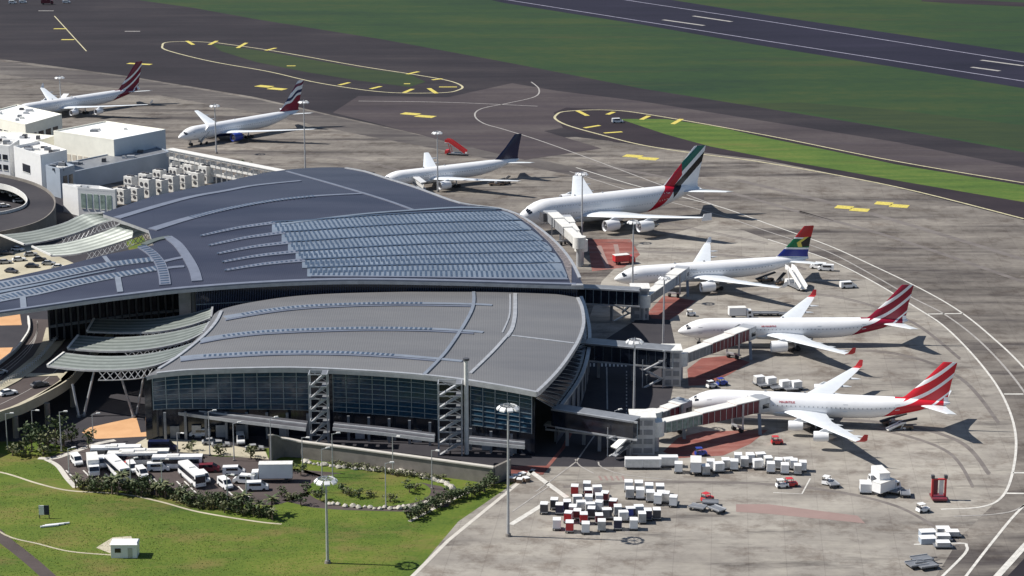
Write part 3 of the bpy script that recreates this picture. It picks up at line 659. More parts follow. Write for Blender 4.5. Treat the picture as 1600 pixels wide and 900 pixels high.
# glazed right half: rows of blue skylight with dark slots
rowL=[345,361,377,392,406,419,432.5]; rowR=[329,345,361,378,395,412,436.5]
def rk(k,u):
    t=(u-480)/320; v=lerp(rowL[k],rowR[k],t); return v-3.2*math.sin(math.pi*max(0,min(1,t)))*(1-k/8)-(0 if t>0 else 0)
arcv=lambda u: interp([(780,326),(803,336),(830,357),(858,383),(876,408),(886,430),(890,446)],u)
lefts=[(425,354),(440,369),(450,381),(462,394),(472,407),(480,420),(484,433)]
for k in range(6):
    uL=lefts[k][0]; uR=890
    while uR>500 and arcv(uR)>rk(k,uR)+2.0: uR-=2
    top=lambda u,k=k:max(rk(k,u)+.6,0); bot=lambda u,k=k:rk(k+1,u)-.6
    uRR=uR
    while uRR<889 and arcv(uRR+2)<bot(uRR+2)-1: uRR+=2
    roof_grid('skylight_row',bot,lambda u,k=k:max(top(u,k),min(arcv(u),bot(u)-.3)) if u>790 else top(u,k),uL,uRR,48,3,lambda x,y:zU(x,y)+.15,'skylight',th=.12,matside='skylight')
    # dark slots in two staggered courses
    for cidx,fr in enumerate((.28,.70)):
        pts=[(u,lerp(rk(k,u),rk(k+1,u),fr)) for u in range(int(uL)+6,int(uRR)-2,12)]
        pts=[p for p in pts if p[0]<790 or p[1]>arcv(p[0])+2]
        if len(pts)>3: slots(pts,zU,1.35,.42,5.2,h=.2,skip=.65*cidx,sm=3)
    strip('skylight_rail',[(u,rk(k,u)) for u in range(uL,int(uR),25)],.9,zU,'slot',.3,sm=2)
strip('skylight_rail',[(u,rk(6,u)) for u in range(486,885,25)]+[(888,rk(6,888)-.3)],.8,zU,'louvre_l',.3,sm=2)
strip('skylight_rail',[(440,351),(560,336),(650,329),(720,325),(785,327)],1.4,zU,'skylight',.26,sm=4)
# dotted rails running left from the glazing
starts=[(315,369),(328,384),(341,397),(349,410),(353,423)]
for k,(u0,v0) in enumerate(starts):
    row=[(u0,v0),(lerp(u0,lefts[k][0],.5),lerp(v0,rk(k,lefts[k][0]),.5)-1.2+.5*rowL[0]*0),(lefts[k][0]+4,rk(k,lefts[k][0])+1)]
    strip('skylight_rail',row,1.3,zU,'louvre_l',.25,w2=2.8)
    slots(row,zU,1.3,.45,.8,h=.32)
# ------------- lower roof
nearL=smooth_fn([(228,589),(245,585),(300,580),(400,577),(480,577),(600,583),(700,592),(780,604),(840,615),(842,615)])
farLfn=smooth_fn([(335,490),(350,482),(400,471),(480,461),(600,456.5),(740,455.5),(850,458),(903,465),(906,466)])
def farL(u):
    if u<335: return interp([(228,588),(245,577),(262,566),(290,545),(318,519),(335,490)],u)
    return farLfn(u)
def nearL2(u):
    if u<=840: return nearL(u)
    return interp(cat([(840,615),(858,597),(878,575),(895,551),(907,530),(913,512),(914,500),(912,485),(906,466)],6),u)
rightL=[(840,615),(858,597),(878,575),(895,551),(907,530),(913,512)]
def nearL2(u):
    if u<=840: return nearL(u)
    return interp(cat(rightL,6),u)
def farL2(u):
    if u<=906: return farL(u)
    return interp([(906,466),(910,478),(912.5,495),(913,510)],u)
roof_grid('roof',nearL2,farL2,229,912.8,110,22,zL,'roof_reflect')
strip('eave_edge',[(u,nearL(u)-1.2) for u in range(245,840,35)]+[(839,613.8)],.8,zL,'lgrey',.3,sm=2)
strip('eave_edge',[(838,614),(856,597),(876,575),(893,551),(905,530),(911,512),(912,498),(909,480),(903,466)],.8,zL,'lgrey',.3,sm=3)
rows=[[(352,497),(380,492),(430,484),(480,479),(540,476),(600,474.5),(660,474.5),(740,476),(769,477.5)],
      [(312,533),(350,526),(400,520),(450,517),(500,515),(560,513.5),(620,513.5),(680,515),(740,518.5),(755,520)],
      [(282,561),(320,557),(400,552.5),(450,551),(500,551),(560,552.5),(620,556),(680,561),(722,565)]]
for i,row in enumerate(rows):
    strip('skylight_band',row,2.9,zL,'louvre',.2,w2=1.2)
    slots(row[1:-2],zL,1.22,.5,1.5,h=.23)
    strip('skylight_rail',[(u,v+4.2-.9*j/len(row)) for j,(u,v) in enumerate(row[:-1])],.7,zL,'louvre_l',.25)
strip('roof_rib',[(740,457),(740.5,470),(738,483),(730,500),(716,523),(698,549),(682,567),(662,587)],.85,zL,'louvre',.3)
strip('roof_rib',[(805,459),(805,480),(804,497),(800,514),(792,527)],1.0,zL,'lgrey',.2)
strip('roof_rib',[(797,460),(797,480),(795,497),(785,520)],.4,zL,'lgrey',.15)
strip('roof_rib',[(797,520),(770,550),(735,584)],.8,zL,'lgrey',.25)
strip('roof_rib',[(800,525),(850,531),(897,537)],.7,zL,'lgrey',.2)
strip('roof_rib',[(346,487),(338,503),(322,522),(300,541),(272,562),(248,577)],.8,zL,'lgrey',.3)
# clerestory between the two roofs
def wall_under(px0,zf,back,zb,name,mat,t=.3,nm=None):
    pts=[]; z1=[]
    for u,v in px0:
        p=R(u,v,zf); p=Vector((p.x,p.y+back,p.z)); pts.append(p); z1.append(zf(p.x,p.y)-1.0)
    z0=[zb(p) if callable(zb) else zb for p in pts]
    mb=MB(); mb.wallp(pts,z0,z1,t); o=mb.build(name,mat,T,world=True); return pts,z0,z1
pts,z0,z1=wall_under([(u,nearU(u)) for u in range(304,910,8)],zU,2.2,lambda p:13.0,'clerestory_glass','darkglass')
mb=MB()
for a,b in zip(pts,pts[1:]):
    for t in (0,.33,.66):
        p=a.lerp(b,t); mb.box(p.x-.07,p.y-.38,15,p.x+.07,p.y-.16,p.z-1.0)
o=mb.build('clerestory_mullions',plain('blue_mullion',(.05,.07,.13),.4,vary=.1),T,world=True); o['kind']='stuff'
mb=MB(); mb.wallp([p+Vector((0,-.3,0)) for p in pts],17.6,17.8,.25); mb.build('clerestory_rail',M['mullion'],T,world=True)
# deep wall under the left wing of the big roof
pts,z0,z1=wall_under([(u,nearU(u)) for u in range(40,305,12)],zU,26,0,'inner_wall','darkglass')
mb=MB()
for i,p in enumerate(pts): mb.box(p.x-.25,p.y-.9,0,p.x+.25,p.y-.3,z1[i]-.2)
o=mb.build('inner_columns','dgrey',T,world=True); o['kind']='stuff'
mb=MB(); mb.wallp([p+Vector((0,-.5,0)) for p in pts],10.2,10.9,.6); mb.build('inner_floor_edge','mgrey',T,world=True)
# pale shaft standing in the gap
q=P(292,497,12); mb=MB(); mb.box(q.x-1.7,q.y-1.6,6,q.x+1.5,q.y+1.6,21.0); mb.build('lift_shaft','lgrey',T,world=True)
mb=MB(); mb.box(q.x+1.6,q.y-1.3,6,q.x+2.4,q.y+1.3,20.6); mb.build('shaft_rail','mgrey',T,world=True)
# ------------- front facade: individual panes in a steel grid
def eave_pt(u): 
    p=R(u,nearL(u),zL); return p
def facade_line(u,back=1.6):
    p=eave_pt(u); return Vector((p.x,p.y+back,0))
bays=[(236,482),(519,683),(735,831)]
zbot=lambda u: interp([(236,7.4),(480,6.5),(520,6.4),(680,6.0),(735,5.6),(831,5.5)],u)
pane_me={}
npane=0
fr=MB()
mb=MB(); us=[222+ (836-222)*i/60 for i in range(61)]
bw=[facade_line(u,2.1) for u in us]; mb.wallp(bw,0,[zL(p.x,p.y)-.9 for p in bw],.3); mb.build('facade_backing','darkglass',T,world=True)
for b0,b1 in bays:
    n=round((b1-b0)/20.2); 
    for i in range(n):
        ua=lerp(b0,b1,i/n); ub=lerp(b0,b1,(i+1)/n); A=facade_line(ua); B=facade_line(ub); zb=zbot(ua); zt=min(zL(A.x,A.y),zL(B.x,B.y))-1.05
        rowsn=8 if b0>500 else 7
        d=(B-A); L=d.length; d.normalize()
        for j in range(rowsn):
            za=lerp(zb,zt,j/rowsn)+.09; zc_=lerp(zb,zt,(j+1)/rowsn)-.09
            w=L-.22; hgt=zc_-za; key=(round(w,1),round(hgt,1))
            if key not in pane_me:
                m2=MB(); m2.box(0,-.04,0,w,.04,hgt); po=m2.build('pane',M['facade'],T); pane_me[key]=po.data; 
            else:
                po=bpy.data.objects.new('pane',pane_me[key]); C.objects.link(po); po.parent=T
            p0=A+d*.11-T.location; po.location=(p0.x,p0.y+random.uniform(-.03,.03),za); po.rotation_euler=(0,random.uniform(-.004,.004),math.atan2(d.y,d.x)+random.uniform(-.012,.012)); npane+=1
        for k,P0 in enumerate((A,B) if i==n-1 else (A,)):
            m3=MB(); m3.box(P0.x-.09,P0.y-.28,zb-.1,P0.x+.09,P0.y-.06,zt+.15); m3.build('mullion',M['mullion'],T,world=True)
    for j in range(rowsn+1):
        m3=MB()
        for i in range(n):
            ua=lerp(b0,b1,i/n); ub=lerp(b0,b1,(i+1)/n); A=facade_line(ua)+Vector((0,-.1,0)); B=facade_line(ub)+Vector((0,-.1,0))
            zA=lerp(zbot(ua),zL(A.x,A.y)-1.05,j/rowsn); zB=lerp(zbot(ub),zL(B.x,B.y)-1.05,j/rowsn)
            m3.beam((A.x,A.y,zA),(B.x,B.y,zB),.16,.13)
        m3.build('transom',M['mullion'],T,world=True)
# bright lamp behind the left bay is a reflection in the photo: leave glass
# street canopies over the ground floor
def canopy_front(pts,zf_,depth,name='street_canopy'):
    w=[P(u,v,zf_) for u,v in pts]; mb=MB()
    for a,b in zip(w,w[1:]):
        A=[(a.x,a.y,zf_-.35),(b.x,b.y,zf_-.35),(b.x,b.y+depth,zf_+.1),(a.x,a.y+depth,zf_+.1)]
        mb.hexa(A,[(q[0],q[1],q[2]+.35) for q in A])
    o=mb.build(name,'dgrey',T,world=True)
    e=MB(); 
    for a,b in zip(w,w[1:]): e.beam((a.x,a.y-.1,zf_-.15),(b.x,b.y-.1,zf_-.15),.25,.75)
    e.build('canopy_edge','lgrey',o,world=True); 
    e=MB()
    for a,b in zip(w,w[1:]): e.beam((a.x,a.y+depth*.55,zf_+.32),(b.x,b.y+depth*.55,zf_+.32),.5,.3)
    e.build('canopy_rail','lgrey',o,world=True)
    return w
canopy_front([(243,640),(360,656),(478,670)],6.0,4.6)
canopy_front([(520,669),(600,677),(679,687)],6.0,3.6)
canopy_front([(733,690),(820,698)],6.0,3.2)
# ground floor pillars, doors and soffit
for i,u in enumerate(range(255,830,32)):
    A=facade_line(u,0.6); mb=MB(); mb.box(A.x-.3,A.y-1.2,0,A.x+.3,A.y-.6,zbot(u)-.3); mb.build('pillar','mgrey',T,world=True)
for i,u in enumerate((268,302,340,372,440,560,610,650,760,800)):
    A=facade_line(u,1.6); mb=MB(); mb.box(A.x-1.1,A.y-.4,0,A.x+1.1,A.y-.1,3.0); mb.build('ground_floor_door','lgrey' if i%3 else 'mgrey',T,world=True)
# lattice stair towers standing proud of the facade
def stair_tower(u0,u1,z1,lv,label):
    A=facade_line(u0,-2.6); B=facade_line(u1,-2.6); t=thing('stair_tower',label,'stair tower',((A.x+B.x)/2,(A.y+B.y)/2,0)); w=(B.x-A.x)/2; dp=3.6
    for sx in (-1,1):
        for sy in (0,1):
            m_=MB(); m_.box(sx*w-.14,-dp*sy-.14,0,sx*w+.14,-dp*sy+.14,z1); m_.build('post','lgrey',t)
    for k in range(1,lv+1):
        z=z1*k/lv
        m_=MB(); 
        for (a,b) in (((-w,0),(w,0)),((-w,-dp),(w,-dp)),((-w,0),(-w,-dp)),((w,0),(w,-dp))): m_.beam((a[0],a[1],z),(b[0],b[1],z),.2,.2)
        m_.build('ring_beam','lgrey',t)
        zb=z1*(k-1)/lv
        m_=MB(); m_.hexa([(-w+.3,-dp+.2,zb+.1),(-w+.9,-dp+.2,zb+.1),(-w+.9,-dp+1.5,zb+.1),(-w+.3,-dp+1.5,zb+.1)],[(w-.9,-dp+.2,z),(w-.3,-dp+.2,z),(w-.3,-dp+1.5,z),(w-.9,-dp+1.5,z)]); 
        m_.build('stair_flight','lgrey',t)
        m_=MB(); m_.box(w-1.3,-dp+.1,z-.05,w-.1,-.2,z+.08); m_.build('landing','mgrey',t)
        m_=MB(); m_.beam((-w,-dp-.02,zb),(w,-dp-.02,z),.1,.1); m_.beam((-w,-.02,z),(w,-.02,zb),.1,.1); m_.build('brace','lgrey',t)
    return t
stair_tower(486,514,17.6,6,'open steel stair tower at the middle of the glass facade, between long bays')
stair_tower(686,722,17.2,6,'wider open steel stair tower nearest the right corner of the glass facade')
bp=facade_line(729,-3.5); zt=Zat(730,563,bp.y)
t=thing('flue_mast','pale round steel column rising beside the right-hand stair tower above the eave','mast',(bp.x,bp.y,0)); MB().tube((0,0,0),(0,0,zt),.55,.5,n=14).build('column','offwhite',t,smooth=True); MB().tube((0,0,zt),(0,0,zt+.5),.75,n=14).build('cap','dgrey',t)
# right-hand curved glass flank and its skirt
flank=[(841,616),(858,598),(878,576),(895,552),(906,531),(912,512),(913,498),(910,480),(905,466)]
fl=cat(flank,4); top=[R(u,v,zL) for u,v in fl]
sk=cat([(872,640),(893,612),(908,588),(917,562),(921,535),(921,515),(918,497),(914,480),(908,464)],4)
skz=8.5; skp=[P(u,v,skz) for u,v in sk]
mb=MB(); n=len(top)
mb.add([Vector((p.x-.5,p.y,p.z-1)) for p in top]+[Vector((p.x-.6,p.y,skz)) for p in skp],[(i,i+1,n+i+1,n+i) for i in range(n-1)])
mb.build('flank_glass','darkglass',T,world=True)
mb=MB()
for i in range(0,n-1,1): mb.beam(top[i]+Vector((-.4,0,-1)),skp[i]+Vector((-.45,0,0)),.06,.06)
o=mb.build('flank_mullions','mullion',T,world=True); o['kind']='stuff'
mb=MB()
for a,b in zip(skp,skp[1:]): mb.beam(a,b,.9,.5)
mb.build('skirt_edge','lgrey',T,world=True)
mb=MB(); mb.add(list(skp)+[Vector((p.x-.4,p.y,0)) for p in skp],[(i,n+i,n+i+1,i+1) for i in range(n-1)])
mb.build('skirt_glass',plain('skirt_panel',(.10,.12,.17),.4,.2),T,world=True)
for i in range(0,18,2):
    mb=MB(); a,b=skp[i],skp[min(i+1,n-1)]
    mb.hexa([(a.x+.05,a.y,2),(b.x+.05,b.y,2),(b.x+.15,b.y,2),(a.x+.15,a.y,2)],[(a.x+.05,a.y,8),(b.x+.05,b.y,8),(b.x+.15,b.y,8),(a.x+.15,a.y,8)]); mb.build('skirt_panel','mgrey',T,world=True)
# ------------- curved louvred canopies on the road side
def canopy(top,bot,zs,label,nsl=9,group='curved louvred canopies over the forecourt road',posts=()):
    tf=cat(top,5); bf=cat(bot,5); nb=len(tf)
    zz=lambda i:lerp(zs[0],zs[1],(i/(nb-1))**1.4)
    A=[P(u,v,zz(i)) for i,(u,v) in enumerate(tf)]; B=[P(u,v,zz(i)-.6) for i,(u,v) in enumerate(bf)]
    c=A[0].lerp(B[-1],.5); t=thing('louvred_canopy',label,'canopy',(c.x,c.y,0),0,group)
    for k in range(nsl):
        f0=k/nsl; f1=(k+.78)/nsl; m_=MB(); vs=[]
        for a,b in zip(A,B): p=a.lerp(b,f0); q=a.lerp(b,f1); vs.append((p,q))
        for (p,q),(p2,q2) in zip(vs,vs[1:]): m_.hexa([p-Vector((0,0,.12)),q-Vector((0,0,.3)),q2-Vector((0,0,.3)),p2-Vector((0,0,.12))],[p,q-Vector((0,0,.18)),q2-Vector((0,0,.18)),p2])
        m_.build('slat','canopy' if k%2 else 'canopy_slat',t,world=True)
    for line_ in (A,B):
        m_=MB()
        for a,b in zip(line_,line_[1:]): m_.beam(a-Vector((0,0,.25)),b-Vector((0,0,.25)),.35,.45)
        m_.build('edge_beam','lgrey',t,world=True)
    for k in range(1,nb-1,3):
        m_=MB(); m_.beam(A[k]-Vector((0,0,.4)),B[k]-Vector((0,0,.4)),.15,.3); m_.build('rib','mgrey',t,world=True)
    m_=MB(); m_.beam(A[0],B[0],.5,.5); m_.build('end_fascia','offwhite',t,world=True)
    m_=MB(); m_.beam(A[-1],B[-1],.5,.5); m_.build('end_fascia','lgrey',t,world=True)
    # lattice hanging under the lower edge
    m_=MB()
    for k in range(nb//3,nb-1):
        a,b=B[k]-Vector((0,0,.4)),B[k+1]-Vector((0,0,.4)); d=Vector((0,-1.2,-1.9)); m_.beam(a,b+d,.14,.14); m_.beam(a+d,b,.14,.14); m_.beam(a+d,b+d,.2,.2)
    m_.build('lattice','lgrey',t,world=True)
    return t
canopy([(0,367),(50,361),(100,348),(130,334),(160,331)],[(38,382),(80,374),(120,363),(155,349),(181,341)],(13,22),'leftmost upper curved canopy, ending beside the small white glazed building')
canopy([(50,385),(90,381),(130,372),(165,360),(188,348)],[(80,399),(120,396),(160,386),(200,373),(236,360)],(13,22.5),'upper curved canopy joined to the big roof, second one from the far end')
canopy([(147,498),(200,499),(250,497),(300,489),(332,480)],[(136,517),(195,519),(250,517),(295,508),(330,496)],(12.5,17.5),'front curved canopy farthest from the camera, just below the pale shaft')
canopy([(122,524),(180,527),(240,523),(290,514),(328,503)],[(106,544),(170,548),(230,545),(285,534),(318,519)],(12,17),'middle one of the three front curved canopies')
canopy([(100,551),(150,556),(210,555),(270,545),(316,530)],[(74,571),(130,577),(190,577),(240,571),(284,553)],(11.5,16.2),'front curved canopy nearest the camera, above the slanted steel legs')
# slanted legs
for (a,b,z) in (((147,580),(131,622),11),((187,582),(206,640),11),((228,572),(213,598),12),((113,600),(122,640),8)):
    p=P(a[0],a[1],z); y=p.y-4; g_=P(b[0],b[1]+ (z*0),0); zb=0
    gx=(b[0]-800)/FP*( (g_.y)*CP+H*SP ); q=Vector((p.x+(b[0]-a[0])*.17,p.y-1.5,0))
    t=thing('slanted_leg','slanted grey steel leg under the front canopies, foot near pixel column of the road edge','canopy leg',q)
    t['label']={147:'slanted grey steel leg leaning right under the nearest front canopy',187:'long slanted grey leg reaching down to the orange soil',228:'short slanted grey leg beside the left corner of the glass facade',113:'thin leg at the end of the elevated road under the nearest canopy'}[a[0]]
    MB().tube(q,p,.32,.28,n=8).build('shaft','lgrey',t,world=True,smooth=True); MB().tube(q,q+Vector((0,0,.5)),.6,n=8).build('foot','mgrey',t,world=True)
# ---------------------------------------------------------------- landside ground
sheet('lawn',[(-400,300),(0,290),(200,330),(300,500),(780,740),(832,735),(716,815),(640,905),(560,1100),(-600,1100)],.022,'lawn')
sheet('forecourt_road',[(-300,300),(0,262),(90,262),(180,330),(240,500),(800,600),(900,560),(1040,470),(1060,560),(1045,640),(1010,700),(975,730),(850,729),(795,752),(770,756),(700,746),(540,727),(424,712),(420,700),(300,716),(140,705),(60,690),(-300,690)],.030,'road')
sheet('soil_patch',[(128,676),(140,668),(175,660),(213,652),(220,676),(250,672),(292,668),(300,676),(230,682),(150,686)],.036,'soil')
sheet('soil_patch',[(-60,486),(30,484),(34,508),(-60,510)],.036,'soil'); sheet('soil_patch',[(-60,545),(20,543),(8,566),(-60,590)],.036,'soil')
sheet('plaza',[(-120,372),(40,378),(95,402),(130,418),(60,432),(-120,452)],.036,'cream')
sheet('car_park',[(76,714),(140,695),(300,712),(420,716),(500,742),(520,762),(430,790),(330,786),(200,768),(112,757),(98,738)],.036,'brownroad',0)
sheet('grass_island',[(0,708),(60,712),(86,724),(108,757),(60,750),(0,735)],.034,'lawn')
sheet('soil_verge',[(230,684),(330,690),(415,706),(420,718),(300,708),(200,700)],.040,'cream')
sheet('grass_bank',[(424,712),(470,716),(540,726),(640,738),(640,748),(560,742),(470,734),(424,728)],.040,'lawn')
sheet('garden_bed',[(430,728),(500,734),(600,744),(690,760),(712,774),(700,792),(640,800),(500,796),(440,782),(500,762),(520,750)],.036,'brownroad')
sheet('oval_lawn',cat([(480,768),(505,745),(560,739),(620,745),(665,758),(672,772),(650,785),(590,792),(520,789)],5,True),.046,'lawn')
sheet('lawn_strip',[(430,788),(520,796),(640,803),(700,798),(720,784),(768,764),(782,767),(700,818),(620,905),(380,905),(400,815)],.042,'lawn')
line('kerb_path',[(-60,735),(0,738),(60,756),(110,767),(190,772),(250,784),(310,800),(400,815),(440,819)],.65,'cream',.05)
line('kerb_path',[(60,716),(85,716),(110,708),(150,694),(180,688)],1.6,'coping',.05); line('kerb_path',[(72,718),(90,728),(105,748),(118,762)],1.2,'coping',.05)
line('track',[(-60,780),(0,838),(30,862),(52,880),(80,905)],2.8,'brownroad',.05); line('kerb_path',[(-40,800),(8,836),(60,850),(110,862),(180,868),(215,872)],.5,'cream',.056)
line('kerb_path',[(640,905),(700,845),(832,737)],.9,'coping',.05,0); line('kerb_path',[(640,815),(690,788),(740,766),(765,757)],.9,'coping',.052,0)
sheet('sand_patch',[(150,856),(176,840),(205,838),(215,862),(180,868)],.05,'cream')
# parking bay lines
for u,v in ((103,735),(130,735),(165,740),(176,744),(228,744),(240,748),(252,752),(276,752),(288,752),(345,756),(372,760)):
    line('bay_line',[(u,v),(u+18,v+18)],.35,'whitepaint',.05,0)
# apron markings
line('boundary_line',[(828,736),(886,778)],1.3,'whitepaint',.06,0); line('boundary_line',[(798,820),(856,784)],1.3,'whitepaint',.06,0); line('boundary_line',[(818,748),(834,733)],1.0,'whitepaint',.06,0)
line('service_line',[(838,768),(900,722),(935,672)],.35,'greypaint',.06,0); line('service_line',[(800,800),(858,760)],.35,'greypaint',.06,0)
line('service_line',[(899,718),(906,728),(928,740)],.35,'greypaint',.06,3); line('service_line',[(935,722),(940,730),(975,742),(1050,750)],.35,'greypaint',.06,3)
line('service_line',[(948,574),(949,640)],.35,'greypaint',.06,0); line('service_line',[(979,580),(979,650)],.3,'greypaint',.06,0,dash=(1.5,1.5))
for k in range(10): line('crossing_bar',[(922+k*6.2,568),(922+k*6.2,573)],.45,'whitepaint',.06,0)
for k in range(5): line('crossing_bar',[(936+k*9,744-0*k),(940+k*9,751)],.5,'pinkline',.06,0)
line('safety_line',[(845,742),(880,700),(895,670)],.9,'redpave',.058,0)
sheet('red_strip',[(795,728),(860,728),(842,740),(795,740)],.04,'redpave')
sheet('stand_apron_red',[(918,374),(985,374),(1000,398),(975,418),(925,424)],.04,'redpave')
sheet('stand_apron_red',[(1012,489),(1037,462),(1088,470),(1062,490),(1046,500),(1018,498)],.04,'redpave')
sheet('stand_apron_red',[(1074,577),(1096,560),(1135,556),(1172,566),(1140,585),(1105,602),(1076,603)],.04,'redpave')
sheet('stand_apron_red',[(1036,706),(1060,684),(1100,674),(1200,672),(1172,694),(1130,712),(1060,716)],.04,'redpave')
sheet('faded_red_band',[(1150,788),(1200,788),(1340,806),(1352,818),(1200,803),(1150,800)],.04,'pinkline')
for (a,b,c,d) in ((936,384,950,420),(962,382,968,410)): line('lead_in_line',[(a,b),(c,d)],1.5,'pinkline',.05,0)
line('stand_line',[(1208,770),(1253,772),(1266,748)],.35,'whitepaint',.06,0)
# lower dark tyre ring markings behind the striped jet
line('stand_line',[(1120,505),(1160,505)],.4,'greypaint',.06,0)
# ---------------------------------------------------------------- retaining wall below the facade
t=thing('retaining_wall','curved brown concrete retaining wall with pale coping below the glass facade','wall',P(600,736,0))
wb=cat([(423,724),(430,718),(440,714),(460,714),(480,716),(540,724),(620,735),(700,746),(772,756)],4); wp=[P(u,v) for u,v in wb]
zt=[interp([(423,6.6),(440,4.4),(470,3.7),(800,3.7)],u) for u,v in wb]
for i in range(len(wp)-1):
    MB().wallp(wp[i:i+2],[0,0],zt[i:i+2],.6).build('wall_panel','concrete_wall',t,world=True)
    MB().wallp(wp[i:i+2],[z for z in zt[i:i+2]],[z+.3 for z in zt[i:i+2]],1.1).build('coping_stone','coping',t,world=True)
mb=MB(); a=wp[-1]; mb.wallp([a,Vector((a.x+3.5,a.y+5,0))],0,4.0,.6).build('wall_panel','concrete_wall',t,world=True)
# ---------------------------------------------------------------- elevated approach road
dz=6.5
def D(u,v,z=dz): return P(u,v,z)
t=thing('elevated_road','elevated two-lane approach road curving up to the departures level','viaduct',P(60,640,0))
outer=[(-140,700),(-60,676),(0,650),(30,640),(60,626),(90,610),(108,598),(118,588),(128,576),(150,548),(175,520),(190,503)]
inner=[(-140,650),(-60,612),(0,569),(25,549),(38,532),(45,520),(46,508),(44,498)]
O=[D(*q) for q in cat(outer,3)]; I=[D(*q) for q in cat(inner,4)]
poly=O+list(reversed(I)); mb=MB(); n=len(poly)
mb.add([(p.x,p.y,dz) for p in poly]+[(p.x,p.y,dz-1.2) for p in poly],[tuple(range(n)),tuple(range(2*n-1,n-1,-1))]+[(i,n+i,n+(i+1)%n,(i+1)%n) for i in range(n)])
mb.build('deck','brownroad',t,world=True)
for L_,nm,mt,hh in ((O,'parapet','cream',1.1),(I,'parapet','offwhite',.9)):
    mb=MB(); mb.wallp(L_,dz-1.3,dz+hh,.45); mb.build(nm,mt,t,world=True)
for k,(u,v,h) in enumerate(((20,647,0),(70,626,0),(110,600,0),(15,560,0),(45,600,0))):
    p=P(u,v,dz); mb=MB(); mb.tube((p.x,p.y+2,0),(p.x,p.y+2,dz-1.2),.7,n=10).build('pier','concrete_wall',t,world=True,smooth=True)
side=[(a.lerp(b,0) ) for a,b in zip(O,O)]
m_=MB(); w2=[]
for i,p in enumerate(O[:-8]):
    d=(O[min(i+1,len(O)-1)]-O[max(0,i-1)]).normalized(); n_=Vector((-d.y,d.x,0)); w2.append((p+n_*.4,p+n_*2.9))
for (a,b),(c,e) in zip(w2,w2[1:]): m_.hexa([(q.x,q.y,dz+.004) for q in (a,c,e,b)],[(q.x,q.y,dz+.18) for q in (a,c,e,b)])
m_.build('footway','cream',t,world=True)
med=[(72,512),(112,508),(108,520),(96,538),(80,556),(55,576),(30,594),(0,610),(-40,632),(-60,628),(0,596),(30,574),(52,556),(66,534)]
def slab(px,z0,z1,nm,mt,par=t):
    w=[P(u,v,z1) for u,v in px]; m_=MB(); m_.prism([(p.x,p.y) for p in w],z0,z1); return m_.build(nm,mt,par,world=True)
slab(med,dz+.004,dz+.22,'median','cream')
slab([(40,583),(100,583),(104,578),(130,576),(124,582),(104,600),(60,626),(52,622),(96,594),(90,587),(40,588)],dz+.004,dz+.18,'kerb_island','cream')
slab([(84,520),(106,519),(98,532),(80,534)],dz+.23,dz+.27,'paved_island','brownroad')
for off in (0,1,2):
    pts_=[D(lerp(a[0],b[0],.5)+off*0,lerp(a[1],b[1],.3+.2*off)) for a,b in zip(cat(inner,2)[2:],cat([(-60,628),(0,596),(30,574),(52,556),(66,534),(72,512),(72,508)],2))]
    m_=MB(); m_.ribbon(pts_,.18,dz+.02); m_.build('lane_line','greypaint',t,world=True)
pts_=[D(*q) for q in cat([(0,632),(40,612),(75,590),(100,566),(125,540),(150,515)],3)]; m_=MB(); m_.ribbon(pts_,.2,dz+.02); m_.build('lane_line','greypaint',t,world=True)
# guard rail posts on the median (too small to pick apart)
m_=MB()
for q in cat([(0,604),(30,586),(60,563),(80,540),(96,522)],9):
    p=P(q[0],q[1],dz+.2); m_.box(p.x-.08,p.y-.08,dz+.2,p.x+.08,p.y+.08,dz+1.2); m_.box(p.x-.6,p.y-.04,dz+.95,p.x+.6,p.y+.04,dz+1.1)
o=m_.build('guard_rail','lgrey',t,world=True); o['kind']='stuff'
# curved ramp at far left
t=thing('ramp_road','curved brown-grey ramp road looping past the white block at the left edge','ramp',P(20,350,0))
ro=cat([(-80,262),(-20,272),(30,282),(64,294),(82,308),(86,322),(80,336),(60,350),(20,362),(-60,378)],4); ri=cat([(-80,282),(-20,288),(14,294),(34,304),(42,314),(40,322),(30,328),(8,334),(-20,338),(-60,344)],4)
O=[P(u,v,6) for u,v in ro]; I=[P(u,v,6) for u,v in ri]; mb=MB(); n=len(O)
mb.add([(p.x,p.y,6) for p in O+I]+[(p.x,p.y,5) for p in O+I],[(i,i+1,n+i+1,n+i) for i in range(n-1)]+[(2*n+i,3*n+i,3*n+i+1,2*n+i+1) for i in range(n-1)]); mb.build('deck','road',t,world=True)
MB().wallp(O,0.0,7.0,.4).build('outer_wall','concrete_wall',t,world=True); MB().wallp(I,5,7.0,.35).build('inner_parapet','offwhite',t,world=True)
M['shadewall']=plain('shaded_hall_wall',(.50,.56,.62),.6,vary=.06,scale=.2)  # hall side turned from the sun, its bluish shade painted into the colour
